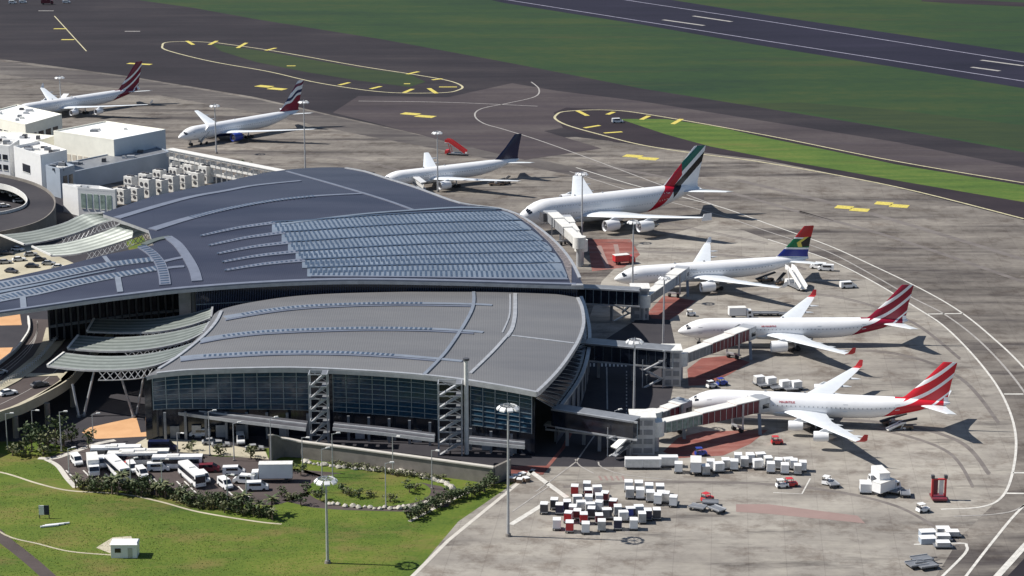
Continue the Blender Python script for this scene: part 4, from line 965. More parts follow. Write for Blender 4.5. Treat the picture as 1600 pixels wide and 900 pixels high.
# ---------------------------------------------------------------- buildings at the left
def quad_building(name,label,A,B,C_,z,wm,rm,z0=0,par=1.0,D_=None,win=None,winm='darkglass',units=7):
    """A far-left, B near corner, C far-right roof corners as survey marks at height z; fourth corner closes the parallelogram"""
    a,b,c=P(*A,z),P(*B,z),P(*C_,z); d=a+c-b
    t=thing(name,label,'building',(b.x,b.y,0))
    ps=[a,b,c,d]
    for i,nm in ((0,'side_wall'),(1,'front_wall'),(2,'back_wall'),(3,'rear_wall')):
        p,q=ps[i],ps[(i+1)%4]; m_=MB(); m_.wallp([p,q],z0,z,.3); m_.build('wall',wm[i] if isinstance(wm,list) else wm,t,world=True)
    m_=MB(); m_.prism([(p.x,p.y) for p in ps],z-.4,z-.05); ro_=m_.build('roof',rm,t,world=True)
    for i in range(4):
        p,q=ps[i],ps[(i+1)%4]; m_=MB(); m_.wallp([p,q],z+.01,z+par,.35); m_.build('parapet',wm[i] if isinstance(wm,list) else wm,t,world=True)
    ur=random.Random(label)
    for k in range(units):
        f,g_=ur.uniform(.1,.85),ur.uniform(.12,.85); q=b+(a-b)*f+(c-b)*g_; s1,s2,hh=ur.uniform(.6,1.6),ur.uniform(.5,1.3),ur.uniform(.5,1.5)
        MB().tbox(q.x-s1,q.y-s2,z-.05,q.x+s1,q.y+s2,z+hh,ix=.05,iy=.05).build('roof_unit',ur.choice(('mgrey','offwhite','lgrey','dgrey')),t,world=True)
    if win:
        for (side,n,zz0,zz1,f0,f1) in win:
            p,q=ps[side],ps[(side+1)%4]; d_=(q-p).normalized(); nn=Vector((d_.y,-d_.x,0))
            cen=(a+c)/2
            if nn.dot((p+q)/2-cen)<0: nn=-nn
            for k in range(n):
                s0=p.lerp(q,lerp(f0,f1,(k+.15)/n)); s1=p.lerp(q,lerp(f0,f1,(k+.85)/n)); s0=s0+nn*.1; s1=s1+nn*.1; o1=nn*.16
                m_=MB(); m_.hexa([(s0.x,s0.y,zz0),(s1.x,s1.y,zz0),(s1.x+o1.x,s1.y+o1.y,zz0),(s0.x+o1.x,s0.y+o1.y,zz0)],[(s0.x,s0.y,zz1),(s1.x,s1.y,zz1),(s1.x+o1.x,s1.y+o1.y,zz1),(s0.x+o1.x,s0.y+o1.y,zz1)])
                fr_=m_.build('window',winm,t,world=True)
                m_=MB(); m_.beam((s0.x+o1.x,s0.y+o1.y,zz0-.1),(s1.x+o1.x,s1.y+o1.y,zz0-.1),.2,.18); m_.build('sill','offwhite',fr_,world=True)
    return t
quad_building('hangar_hall','large white flat-roofed hall in front of the far striped jet',(84,206),(178,220),(258,204),13,['creamwall','shadewall','creamwall','creamwall'],'roofwhite',par=.5,units=3,win=[(0,9,2.5,5.0,.1,.95)],winm='beige')
quad_building('annex_block','low white annex with bright roof beside the big white hall',(-30,180),(40,196),(96,180),9,'creamwall','roofwhite',par=.5,win=[(0,6,2,5,.1,.9),(1,4,2,5,.1,.9)])
quad_building('annex_block','white annex wing between the hall and the left picture edge',(-60,222),(30,230),(86,214),9,'creamwall','roofwhite',par=.6,win=[(0,5,5,7.5,.1,.9)])
quad_building('service_building','long low building with flat blue-grey wall below the white hall',(72,262),(100,273),(266,238),7.0,['bluegrey','bluegrey','bluegrey','bluegrey'],'mgrey',par=.4)
quad_building('white_block','white cubic office block with dark stairwell window near the left edge',(22,232),(64,246),(104,238),13,['white','white','white','white'],'offwhite',win=[(0,1,5.5,8.5,.25,.65),(1,2,2.0,10,.35,.9)])
quad_building('white_block','small white block with square windows cut by the left picture edge',(-40,226),(14,232),(30,222),12,'white','offwhite',win=[(0,4,7.5,9.5,.2,.98),(0,4,3.5,5.5,.2,.98)])
quad_building('white_block','narrow pale stair block between the office block and the glazed pavilion',(72,262),(94,268),(116,262),10,'bluegrey','offwhite',win=[(1,2,3,8,.1,.9)])
quad_building('pavilion','small white pavilion with a wide pale-green glazed front beside the big roof',(98,290),(122,296),(180,300),9.5,'white','offwhite',par=.8,win=[(1,5,3.0,8.2,.05,.92)],winm=plain('pale_green_glazing',(.30,.38,.33),.3,vary=.4,scale=.5),units=2)
# rooftop plant cabinets
t=None
k=0
names=['nearest the glazed pavilion','second','third','fourth','fifth','sixth','seventh','eighth','ninth','tenth']
acs=[(170,296),(192,291),(212,286),(231,281),(250,277),(268,272),(288,268),(306,264),(322,259)]
def ac_cabinet():
    t=thing('plant_cabinet','','plant cabinet')
    MB().box(-2.6,-1.8,0,2.6,1.8,6.2).build('casing','offwhite',t)
    for zz in (1.0,3.6):
        for xx in (-1.5,.9): 
            m_=MB(); m_.tube((xx+.3,-1.95,zz+.9),(xx+.3,-1.78,zz+.9),.75,n=10); m_.build('fan_grille','dgrey',t)
    m_=MB(); m_.tube((-1.2,0,6.2),(-1.2,0,6.7),.9,n=10); m_.build('roof_fan','dgrey',t); m_=MB(); m_.tube((1.3,0,6.2),(1.3,0,6.7),.9,n=10); m_.build('roof_fan','dgrey',t)
    m_=MB(); m_.box(-2.7,-1.9,2.95,2.7,-1.75,3.2); m_.build('rail','lgrey',t)
    return t
pr=Proto(ac_cabinet)
for i,(u,v) in enumerate(acs):
    p=P(u,v+26,0); pr.put((p.x,p.y,0),-.62,'white plant cabinet with fan grilles, %s along the big roof edge'%(['closest to the glazed pavilion','second from the pavilion','third from the pavilion','fourth from the pavilion','middle one of the row','fourth from the lattice gallery','third from the lattice gallery','second from the lattice gallery','closest to the lattice gallery'][i]),'plant cabinets behind the roof',scale=(random.uniform(.8,1.15),1,random.uniform(.75,1.1)))
for i,(u,v) in enumerate([(205,268),(228,264),(250,258),(275,254),(298,249)]):
    p=P(u,v+30,0); pr.put((p.x,p.y,0),-.62,'white plant cabinet in the back row, %s'%['leftmost, below the blue-grey wall','second from its left end','middle of that row','second from its right end','rightmost, under the lattice gallery'][i],'plant cabinets behind the roof',scale=(.8,.9,.9))
# white lattice gallery
t=thing('lattice_gallery','long white two-storey lattice gallery running behind the big roof','gallery',P(350,290,0))
g0,g1=P(266,232,9.5),P(450,268,9.5); nb=22
for zz in (9.2,6.4,3.4):
    for off in (0,3.2):
        a=g0+Vector((0,-off,0)); b=g1+Vector((0,-off,0)); MB().beam((a.x,a.y,zz),(b.x,b.y,zz),.45,.8).build('chord','offwhite',t,world=True)
a,b=g0+Vector((0,-1.6,0)),g1+Vector((0,-1.6,0)); MB().beam((a.x,a.y,9.7),(b.x,b.y,9.7),3.6,.2).build('deck_roof','offwhite',t,world=True)
for i in range(nb+1):
    p=g0.lerp(g1,i/nb); q=p+Vector((0,-3.2,0))
    MB().box(q.x-.25,q.y-.25,0,q.x+.25,q.y+.25,9).build('post','offwhite',t,world=True)
    if i%2==0: MB().box(q.x-1.0,q.y-.1,6.9,q.x+1.6,q.y+.15,8.3).build('panel','lgrey',t,world=True)
    if i%2==1: MB().box(q.x-1.0,q.y-.1,3.9,q.x+1.6,q.y+.15,5.4).build('panel','offwhite',t,world=True)
# ---------------------------------------------------------------- link bridges and jet bridges
def link(name,label,a,b,z,w,h,glass='darkglass'):
    A,B=P(*a,z),P(*b,z); t=thing(name,label,'walkway',((A.x+B.x)/2,(A.y+B.y)/2,0)); d=(B-A).normalized()
    MB().beam(A+Vector((0,w/2,-h/2)),B+Vector((0,w/2,-h/2)),w,h-.5).build('glazed_sides',glass,t,world=True)
    MB().beam(A+Vector((0,w/2,0)),B+Vector((0,w/2,0)),w+.6,.35).build('roof','mgrey',t,world=True)
    MB().beam(A+Vector((0,-.1,-h)),B+Vector((0,-.1,-h)),.5,.4).build('floor_edge','lgrey',t,world=True)
    MB().beam(A+Vector((0,-.2,0)),B+Vector((0,-.2,0)),.35,.45).build('roof_edge','lgrey',t,world=True)
    n=int((B-A).length/2.2)
    for i in range(n+1):
        p=A.lerp(B,i/n); MB().box(p.x-.08,p.y-.12,z-h,p.x+.08,p.y+.02,z-.2).build('mullion','mullion',t,world=True)
    for f in (.15,.55,.9):
        p=A.lerp(B,f); MB().box(p.x-.4,p.y+w/2-.4,0,p.x+.4,p.y+w/2+.4,z-h).build('column','mgrey',t,world=True)
    return t
link('link_bridge','dark glazed walkway from the terminal corner to the front jet bridge',(868,640),(996,660),9,4,4.2)
link('link_bridge','dark glazed walkway leaving the curved flank toward the second jet bridge',(916,537),(1052,549),9.5,5,4.5)
link('link_bridge','dark glazed walkway nearest the tip of the big roof',(903,450),(1000,455),9.5,4,4.5)
t=link('service_bridge','lower open service deck below the front glazed walkway',(853,664),(962,676),4.2,2.5,1.0)
def tunnel_box(t,a,b,w,h,name,side,roof='offwhite'):
    """rectangular tunnel section between two points at floor height; returns nothing"""
    a=Vector(a); b=Vector(b); d=(b-a).normalized(); r=Vector((d.y,-d.x,0)).normalized()*(w/2); up=Vector((0,0,h))
    m_=MB(); m_.hexa([a-r,a+r,b+r,b-r],[a-r+up,a+r+up,b+r+up,b-r+up]); o=m_.build(name,side,t,world=True)
    m_=MB(); e=Vector((0,0,h+.01)); r2=r*1.08; m_.hexa([a-r2+e,a+r2+e,b+r2+e,b-r2+e],[a-r2+e+Vector((0,0,.22)),a+r2+e+Vector((0,0,.22)),b+r2+e+Vector((0,0,.22)),b-r2+e+Vector((0,0,.22))]); m_.build('tunnel_roof',roof,o,world=True) if False else m_.build('tunnel_roof',roof,t,world=True)
    return o
def jet_bridge(label,a,b,za,zb,side1='mgrey',side2='dred',gantry=.78,w=3.2):
    A=P(*a,za); B=P(*b,zb); A.z=za; B.z=zb; t=thing('jet_bridge',label,'jet bridge',(A.x,A.y,0)); t['group']='jet bridges reaching from the walkways to the airliners'
    d=(B-A); L=d.length; d.normalize()
    m_=MB(); m_.tube((A.x,A.y,0),(A.x,A.y,za-.3),.9,n=12); m_.build('rotunda_column','lgrey',t,world=True,smooth=True)
    m_=MB(); m_.tube((A.x,A.y,za-.4),(A.x,A.y,za+3.2),2.1,n=16); m_.build('rotunda','offwhite',t,world=True,smooth=True)
    p1=A+d*2; p2=A+d*(L*.42); p3=A+d*(L*.40); p4=A+d*(L*.74); p5=A+d*(L*.72); p6=A+d*(L-2)
    for k,(x,y,ww,hh,sd) in enumerate(((p1,p2,w-.6,2.5,side1),(p3,p4,w-.2,2.8,side2),(p5,p6,w+.2,3.1,side2))):
        tunnel_box(t,x,y,ww,hh,'tunnel',sd)
        # side ribs
        r=Vector((d.y,-d.x,0)).normalized()*((ww)/2+.04); n=max(2,int((y-x).length/1.6))
        for sgn in (1,-1):
            mm=MB()
            for i in range(n+1):
                q=x.lerp(y,i/n)+r*sgn; mm.box(q.x-.07,q.y-.07,q.z+.1,q.x+.07,q.y+.07,q.z+hh-.1)
            o=mm.build('tunnel_ribs','lgrey',t,world=True); o['kind']='stuff'
    # cab
    n_=Vector((-d.y,d.x,0)); c=B; q=[c-d*2+n_*1.9,c-d*2-n_*1.9,c+d*1.6-n_*1.7,c+d*1.6+n_*2.6]
    m_=MB(); m_.hexa([p-Vector((0,0,.2)) for p in q],[p+Vector((0,0,3.3)) for p in q]); m_.build('cab','lgrey',t,world=True)
    m_=MB(); m_.hexa([c+d*1.5+n_*2.5+Vector((0,0,.1)),c-d*1.6+n_*1.9+Vector((0,0,.1)),c-d*1.6+n_*3.2+Vector((0,0,.1)),c+d*1.5+n_*3.8+Vector((0,0,.1))],[c+d*1.5+n_*2.5+Vector((0,0,2.9)),c-d*1.6+n_*1.9+Vector((0,0,2.9)),c-d*1.6+n_*3.2+Vector((0,0,2.9)),c+d*1.5+n_*3.8+Vector((0,0,2.9))]); m_.build('bellows','dgrey',t,world=True)
    m_=MB(); r=Vector((d.y,-d.x,0)).normalized()
    wv=c+r*1.8+Vector((0,0,1.3)); m_.beam(wv-d*1.2,wv+d*1.2,.08,1.1); m_.build('cab_window','darkglass',t,world=True)
    # gantry and wheels
    g=A+d*(L*gantry); m_=MB()
    for sgn in (1,-1): m_.box(g.x+r.x*sgn*1.9-.2,g.y+r.y*sgn*1.9-.2,1.1,g.x+r.x*sgn*1.9+.2,g.y+r.y*sgn*1.9+.2,g.z+3.0)
    m_.beam(g+r*2.1+Vector((0,0,1.3-g.z)),g-r*2.1+Vector((0,0,1.3-g.z)),.5,.5); m_.beam(g+r*2.1-Vector((0,0,.2)),g-r*2.1-Vector((0,0,.2)),.4,.4)
    m_.build('lift_gantry','lgrey',t,world=True)
    for sgn in (1,-1):
        m_=MB(); q=g+r*sgn*1.3; m_.tube((q.x-r.x*.3,q.y-r.y*.3,.65),(q.x+r.x*.3,q.y+r.y*.3,.65),.65,n=14); m_.build('wheel','black',t,world=True,smooth=True)
    # service stair by the cab
    s0=c-d*2.5+r*2.4; m_=MB(); m_.hexa([(s0.x-.4,s0.y-3.5,0),(s0.x+.4,s0.y-3.5,0),(s0.x+.4,s0.y-3.2,0),(s0.x-.4,s0.y-3.2,0)],[(s0.x-.4,s0.y-.3,c.z),(s0.x+.4,s0.y-.3,c.z),(s0.x+.4,s0.y,c.z),(s0.x-.4,s0.y,c.z)]); m_.build('service_stair','mgrey',t,world=True)
    return t
jet_bridge('long jet bridge with teal and maroon tunnel sides at the front airliner',(1024,677),(1188,640),4.2,4.2,'greenglass','dred')
jet_bridge('shorter jet bridge meeting the nose of the front airliner',(1020,662),(1066,646),4.2,4.2,'mgrey','dred')
jet_bridge('jet bridge with grey and maroon sides docked at the crimson-striped airliner',(1062,568),(1168,528),4.2,4.2,'mgrey','dred')
jet_bridge('jet bridge docked at the airliner with the flag-coloured tail',(1005,477),(1066,434),4.2,4.2,'mgrey','bluegrey')
jet_bridge('pale upper jet bridge docked at the double-deck airliner',(905,385),(862,345),6.5,6.5,'offwhite','lgrey')
jet_bridge('pale lower jet bridge beside the double-deck airliner wing root',(908,390),(884,352),5.0,4.6,'offwhite','offwhite')
# node towers with stairs at the ends of the walkways
def node_tower(label,u,v,w,dp,h,levels=4):
    p=P(u,v,0); t=thing('node_tower',label,'stair building',(p.x,p.y,0)); t['group']='service towers at the ends of the walkways'
    MB().box(-w/2,0,0,w/2,dp,h).build('core','lgrey',t); MB().box(-w/2-.3,-.3,h,w/2+.3,dp+.3,h+.35).build('roof','offwhite',t)
    for k in range(levels):
        z0=h*k/levels; z1=h*(k+1)/levels
        for xx in (-w/2+.5,0.2):
            m_=MB(); m_.box(xx,-.1,z0+.5,xx+w/2-.7,.04,z1-.5); m_.build('panel','mgrey',t)
    for k in range(3):
        z0=h*.75*k/3; z1=h*.75*(k+1)/3; s=1 if k%2==0 else -1
        m_=MB(); m_.hexa([(-w/2-.2,-1.2+0,z0),( -w/2-.2,-.3,z0),(-w/2-.9,-.3,z0),(-w/2-.9,-1.2,z0)],[(-w/2-4.4,-1.2,z1),(-w/2-4.4,-.3,z1),(-w/2-5.1,-.3,z1),(-w/2-5.1,-1.2,z1)] ) if s<0 else m_.hexa([(-w/2-4.4,-1.2,z0),(-w/2-4.4,-.3,z0),(-w/2-5.1,-.3,z0),(-w/2-5.1,-1.2,z0)],[(-w/2-.2,-1.2,z1),(-w/2-.2,-.3,z1),(-w/2-.9,-.3,z1),(-w/2-.9,-1.2,z1)])
        m_.build('stair_flight','lgrey',t)
        m_=MB(); m_.box(-w/2-5.6,-1.3,z1-.1,-w/2-4.2,0,z1+.05) if s<0 else m_.box(-w/2-1.3,-1.3,z1-.1,-w/2,0,z1+.05); m_.build('landing','mgrey',t)
    for xx in (-w/2-5.4,-w/2-.2): MB().box(xx-.1,-1.3,0,xx+.1,-1.1,h*.8).build('stair_post','lgrey',t)
    return t
node_tower('grey stair tower with zigzag flights at the end of the front walkway',1004,711,5.5,6,8.8)
node_tower('grey stair tower at the end of the middle walkway',1050,604,4.5,6,9.3)
node_tower('grey stair tower at the end of the rear walkway, under the thin mast',1000,500,5,6,9)
# slanted white escape stairs beside the towers
for (a,b,z0,z1,lab) in (((959,700),(990,672),3.0,6.0,'front'),((1008,574),(1038,555),4.5,7.0,'middle'),((972,478),(990,462),4,7,'rear')):
    A,B=P(*a,z0),P(*b,z1); t=thing('gangway','short sloping white gangway roof beside the %s walkway tower'%lab,'gangway',(A.x,A.y,0))
    MB().beam(A,B,2.0,.35).build('roof','offwhite',t,world=True); MB().beam(A-Vector((0,0,2)),B-Vector((0,0,2)),1.6,.3).build('floor','mgrey',t,world=True)
    for f in (.1,.9): q=A.lerp(B,f); MB().box(q.x-.1,q.y-.1,0,q.x+.1,q.y+.1,q.z-.3).build('post','lgrey',t,world=True)
# white aircraft-door canopy structures by the navy-tailed jet and the far jets
for (u,v,du,dv,z,lab) in ((662,296,26,12,4.5,'covered white airstair between the far edge of the big roof and the navy-tailed airliner'),(84,178,20,-14,5,'covered pale airstair at the farthest striped airliner'),(312,222,12,-10,5,'covered pale airstair under the airliner with blue engines')):
    A,B=P(u,v,1.2),P(u+du*(-1 if dv>0 else 1),v-abs(dv)*1.6,z); t=thing('covered_airstair',lab,'airstair',(A.x,A.y,0))
    MB().beam(A+Vector((0,0,2.6)),B+Vector((0,0,2.6)),2.6,.3).build('roof','white',t,world=True)
    m_=MB(); m_.beam(A,B,2.3,.5); m_.build('stair_flight','lgrey',t,world=True)
    for s in (-1,1):
        m_=MB(); m_.beam(A+Vector((0,s*1.1,1.2)),B+Vector((0,s*1.1,1.2)),.1,1.6); m_.build('side_panel','offwhite',t,world=True)
    for f in (.15,.85): q=A.lerp(B,f); MB().tube((q.x,q.y-1.2,.45),(q.x,q.y+1.2,.45),.45,n=10).build('wheel_axle','black',t,world=True)
# ---------------------------------------------------------------- masts and lamps
def mast(u,vt,vb,label,head=1.0,r=.28,group='tall floodlight masts'):
    g_=P(u,vb,0); h=Zat(u,vt,g_.y); t=thing('floodlight_mast',label,'floodlight mast',(g_.x,g_.y,0)); t['group']=group
    MB().tube((0,0,0),(0,0,h),r*1.2,r*.65,n=10).build('pole','lgrey',t,smooth=True); MB().tube((0,0,0),(0,0,.6),r*2.4,r*2.0,n=10).build('base','concrete_wall',t)
    m_=MB(); 
    n=16; R_=1.25*head
    for i in range(n):
        a0=2*math.pi*i/n; a1=2*math.pi*(i+1)/n; m_.beam((R_*math.cos(a0),R_*math.sin(a0),h-.2),(R_*math.cos(a1),R_*math.sin(a1),h-.2),.14,.14)
    for i in range(4): a0=math.pi*i/4; m_.beam((R_*math.cos(a0),R_*math.sin(a0),h-.2),(-R_*math.cos(a0),-R_*math.sin(a0),h-.2),.1,.1)
    m_.build('head_ring','lgrey',t)
    for i in range(8):
        a0=2*math.pi*i/8+.2; c,s=math.cos(a0),math.sin(a0); x,y=R_*1.05*c,R_*1.05*s; m_=MB(); w=.42*head
        m_.hexa([(x-s*w-c*.1,y+c*w-s*.1,h-.55),(x+s*w-c*.1,y-c*w-s*.1,h-.55),(x+s*w+c*.55,y-c*w+s*.55,h-.75),(x-s*w+c*.55,y+c*w+s*.55,h-.75)],[(x-s*w-c*.1,y+c*w-s*.1,h+.05),(x+s*w-c*.1,y-c*w-s*.1,h+.05),(x+s*w+c*.55,y-c*w+s*.55,h-.45),(x-s*w+c*.55,y+c*w+s*.55,h-.45)]); m_.build('floodlight','white',t)
    MB().tube((0,0,h-.3),(0,0,h+.7),.12,.05,n=6).build('spike','lgrey',t)
    return t
for a in ((794,634,838,'floodlight mast standing right of the glass facade in front of the apron edge',1.35),(990,531,668,'floodlight mast before the front walkway with a bright round head',1.2),(1036,432,552,'thin floodlight mast in front of the crimson-striped airliner nose',.8),(988,345,472,'floodlight mast rising across the nose of the flag-tailed airliner',1.0),(909,270,378,'floodlight mast beside the double-deck airliner, at its far wing',1.1),(684,206,300,'floodlight mast across the navy-tailed airliner',1.1),(477,158,268,'floodlight mast right of the blue-engined airliner tail',1.2),(338,164,240,'floodlight mast over the blue-engined airliner forward fuselage',1.2),(96,120,178,'floodlight mast behind the far striped airliner',1.3),(512,748,880,'low foreground floodlight mast at the left end of the oval lawn',1.35),(313,362,412,'short mast on the dark roof')):
    if len(a)<5: continue
    mast(*a[:3],a[3],a[4])
def lamp_maker():
    t=thing('street_lamp','','street lamp')
    MB().tube((0,0,0),(0,0,8),.13,.08,n=8).build('pole','lgrey',t,smooth=True)
    MB().beam((0,0,7.9),(1.1,0,8.15),.1,.1).build('arm','lgrey',t)
    MB().tbox(.8,-.22,8.05,1.7,.22,8.25,ix=.1,iy=.05).build('lamp_head','offwhite',t); MB().box(-.25,-.25,0,.25,.25,.3).build('base','concrete_wall',t)
    return t
pr=Proto(lamp_maker)
for (u,vt,vb,lab) in ((12,645,702,'near the left picture edge under the elevated road'),(52,640,690,'second from the left edge, under the elevated road'),(96,642,706,'beside the corner of the coach park hedge'),(146,646,690,'at the left tip of the orange soil'),(278,675,712,'behind the coaches, left of the parked vans'),(328,641,712,'in front of the left glass bay, above the white truck'),(366,660,720,'between the two parked vans'),(424,652,726,'where the retaining wall curls up'),(473,682,738,'just left of the open stair tower base'),(520,676,746,'right below the open stair tower'),(614,680,742,'in front of the long middle glass bay'),(603,722,792,'on the oval lawn'),(675,702,764,'near the right end of the oval lawn'),(504,700,770,'at the left edge of the oval lawn'),(205,716,770,'between the parked coaches in front'),(254,716,776,'in the hedge in front of the coach park'),(356,740,796,'in the hedge right of the leaning coach'),(108,700,740,'at the left kerb of the coach park'),(386,742,800,'just left of the floodlit garden hedge'),(960,640,700,'by the front stair tower')):
    g_=P(u,vb); h=Zat(u,vt,g_.y); pr.put((g_.x,g_.y,0),random.uniform(-.6,.6),'slim street lamp '+lab,'slim street lamps in the foreground',scale=(1.15,1.15,h/8.2))
# ---------------------------------------------------------------- vehicles
def wheels(t,xs,w,r=.45,m='black'):
    for x in xs:
        for s in (-1,1): MB().tube((x,s*(w/2-.12),r),(x,s*(w/2+.1),r),r,n=12).build('wheel',m,t,smooth=True)
def coach(body='white',glass='darkglass'):
    def f():
        t=thing('coach','','coach'); L,w=11.5,2.5
        m_=MB(); m_.tbox(-L/2,-w/2,.45,L/2,w/2,3.2,ix=.12,iy=.1); m_.build('body',body,t)
        MB().box(-L/2+.3,-w/2-.03,1.65,L/2-.8,-w/2+.12,2.65).build('side_window',glass,t); MB().box(-L/2+.3,w/2-.12,1.65,L/2-.8,w/2+.03,2.65).build('side_window',glass,t)
        MB().box(L/2-.12,-w/2+.15,1.3,L/2+.04,w/2-.15,2.8).build('windscreen',glass,t); MB().box(-L/2-.04,-w/2+.3,1.8,-L/2+.1,w/2-.3,2.7).build('rear_window',glass,t)
        MB().tbox(-2.5,-.8,3.2,.5,.8,3.45,ix=.2,iy=.1).build('roof_unit','offwhite',t); MB().box(-L/2+.1,-w/2-.02,.45,L/2-.1,-w/2+.05,.75).build('skirt','lgrey',t)
        for s in (-.9,.9): MB().box(L/2-.05,s-.2,.7,L/2+.05,s+.2,.95).build('headlight','lgrey',t)
        for s in (-1,1): MB().box(L/2-.1,s*1.35-.08,1.9,L/2+.25,s*1.35+.08,2.4).build('mirror','black',t)
        wheels(t,(-3.6,3.8),w,.5); return t
    return f
def van(body='white',L=5.0,h=2.1):
    def f():
        t=thing('van','','van'); w=1.9
        m_=MB(); m_.loft([[(x,-w/2,.35),(x,w/2,.35),(x,w/2*k,zt_),(x,-w/2*k,zt_)] for x,zt_,k in ((-L/2,h*.97,.9),(L/2-1.6,h,.9),(L/2-.75,1.35,.93),(L/2-.1,1.05,.93),(L/2,.8,.95))]); m_.build('body',body,t)
        m_=MB(); m_.hexa([(L/2-1.62,-w*.40,h-.08),(L/2-.78,-w*.42,1.37),(L/2-.78,w*.42,1.37),(L/2-1.62,w*.40,h-.08)],[(L/2-1.58,-w*.40,h+.0),(L/2-.70,-w*.42,1.42),(L/2-.70,w*.42,1.42),(L/2-1.58,w*.40,h+.0)]); m_.build('windscreen','darkglass',t)
        for s in (-1,1): MB().box(-L/2+.8,s*w/2*.95-.03,1.25,L/2-1.6,s*w/2*.95+.03,1.8).build('side_window','darkglass',t)
        for s in (-.65,.65): MB().box(L/2-.06,s-.15,.65,L/2+.05,s+.15,.85).build('headlight','lgrey',t)
        MB().box(L/2-.1,-w/2+.05,.35,L/2+.1,w/2-.05,.6).build('bumper','dgrey',t)
        wheels(t,(-L/2+1.0,L/2-1.0),w,.35); return t
    return f
def car(body='white'):
    def f():
        t=thing('car','','car'); w=1.75
        m_=MB(); m_.loft([[(x,-w/2,.3),(x,w/2,.3),(x,w/2*.96,z_),(x,-w/2*.96,z_)] for x,z_ in ((-2.15,.75),(-1.9,.95),(1.0,.95),(2.0,.8),(2.15,.6))]); m_.build('body',body,t)
        m_=MB(); m_.hexa([(-1.75,-w*.46,.93),(1.0,-w*.46,.93),(1.0,w*.46,.93),(-1.75,w*.46,.93)],[(-1.2,-w*.38,1.42),(.35,-w*.38,1.42),(.35,w*.38,1.42),(-1.2,w*.38,1.42)]); cb=m_.build('cabin_glass','darkglass',t)
        MB().box(-1.15,-w*.375,1.41,.3,w*.375,1.47).build('roof',body,t)
        for s in (-.55,.55): MB().box(2.0,s-.15,.6,2.17,s+.15,.75).build('headlight','lgrey',t)
        wheels(t,(-1.3,1.3),w,.32); return t
    return f
def box_truck(body='white',box='white',L=8.0,cabm='white',hb=3.4,high=0.0):
    def f():
        t=thing('box_truck','','truck'); w=2.4
        MB().box(-L/2,-.5,.65,L/2-.3,.5,.95).build('chassis','dgrey',t)
        MB().box(-L/2,-w/2,1.0+high,L/2-2.1,w/2,hb+high).build('cargo_box',box,t)
        MB().box(-L/2-.05,-w/2-.04,hb+high-.02,L/2-2.05,w/2+.04,hb+high+.1).build('box_rim','offwhite',t)
        if high>0:
            for s in (-.9,.9): m_=MB(); m_.beam((-L/2+.8,s,1),(L/2-3,s,1+high),.15,.15); m_.beam((-L/2+.8,s,1+high),(L/2-3,s,1),.15,.15); m_.build('scissor_arm','dgrey',t)
        m_=MB(); m_.loft([[(x,-w/2,.5),(x,w/2,.5),(x,w/2*.95,z_),(x,-w/2*.95,z_)] for x,z_ in ((L/2-1.9,2.5),(L/2-.5,2.45),(L/2-.1,1.5),(L/2,1.3))]); m_.build('cab',cabm,t)
        m_=MB(); m_.hexa([(L/2-.52,-1.0,2.38),(L/2-.14,-1.05,1.5),(L/2-.14,1.05,1.5),(L/2-.52,1.0,2.38)],[(L/2-.44,-1.0,2.42),(L/2-.06,-1.05,1.54),(L/2-.06,1.05,1.54),(L/2-.44,1.0,2.42)]); m_.build('windscreen','darkglass',t)
        for s in (-1,1): MB().box(L/2-1.5,s*w/2-.04,1.5,L/2-.7,s*w/2+.04,2.2).build('side_window','darkglass',t)
        wheels(t,(-L/2+1.4,L/2-1.0),w,.48); return t
    return f
def container(body='white',L=2.0,w=1.6,h=1.62,curtain='offwhite'):
    def f():
        t=thing('cargo_container','','cargo container')
        m_=MB(); m_.loft([[(x,-w/2,z) for x,z in ((-L/2,.0),(L/2-.4,.0),(L/2,.45),(L/2,h),(-L/2,h))],[(x,w/2,z) for x,z in ((-L/2,.0),(L/2-.4,.0),(L/2,.45),(L/2,h),(-L/2,h))]]); m_.build('body',body,t)
        MB().box(-L/2+.12,-w/2-.05,.15,L/2-.5,-w/2+.02,h-.15).build('door_curtain',curtain,t)
        MB().box(-L/2-.02,-w/2-.03,h-.06,L/2+.02,w/2+.03,h+.04).build('top_rim','white',t); return t
    return f
def dolly():
    t=thing('dolly','','dolly'); MB().box(-1.25,-.85,.42,1.25,.85,.56).build('platform','mgrey',t); MB().beam((1.25,0,.45),(2.2,0,.35),.12,.1).build('drawbar','dgrey',t)
    for s in (-.8,.8): MB().box(-1.25,s-.04,.56,1.25,s+.04,.68).build('side_rail','lgrey',t)
    wheels(t,(-.85,.85),1.5,.21); return t
def tug(body='lgrey'):
    def f():
        t=thing('baggage_tug','','tug'); MB().tbox(-1.4,-.75,.3,1.4,.75,.95,ix=.1).build('body',body,t); MB().box(-1.1,-.65,.95,-.7,.65,1.3).build('seat','dgrey',t)
        MB().box(-1.2,-.7,1.85,.3,.7,1.93).build('canopy',body,t)
        for x in (-1.15,.25):
            for y in (-.65,.65): MB().box(x-.04,y-.04,.95,x+.04,y+.04,1.85).build('post','dgrey',t)
        MB().tube((.35,0,.95),(.15,0,1.35),.03,n=6).build('steering_column','black',t); wheels(t,(-.9,.9),1.4,.33); return t
    return f
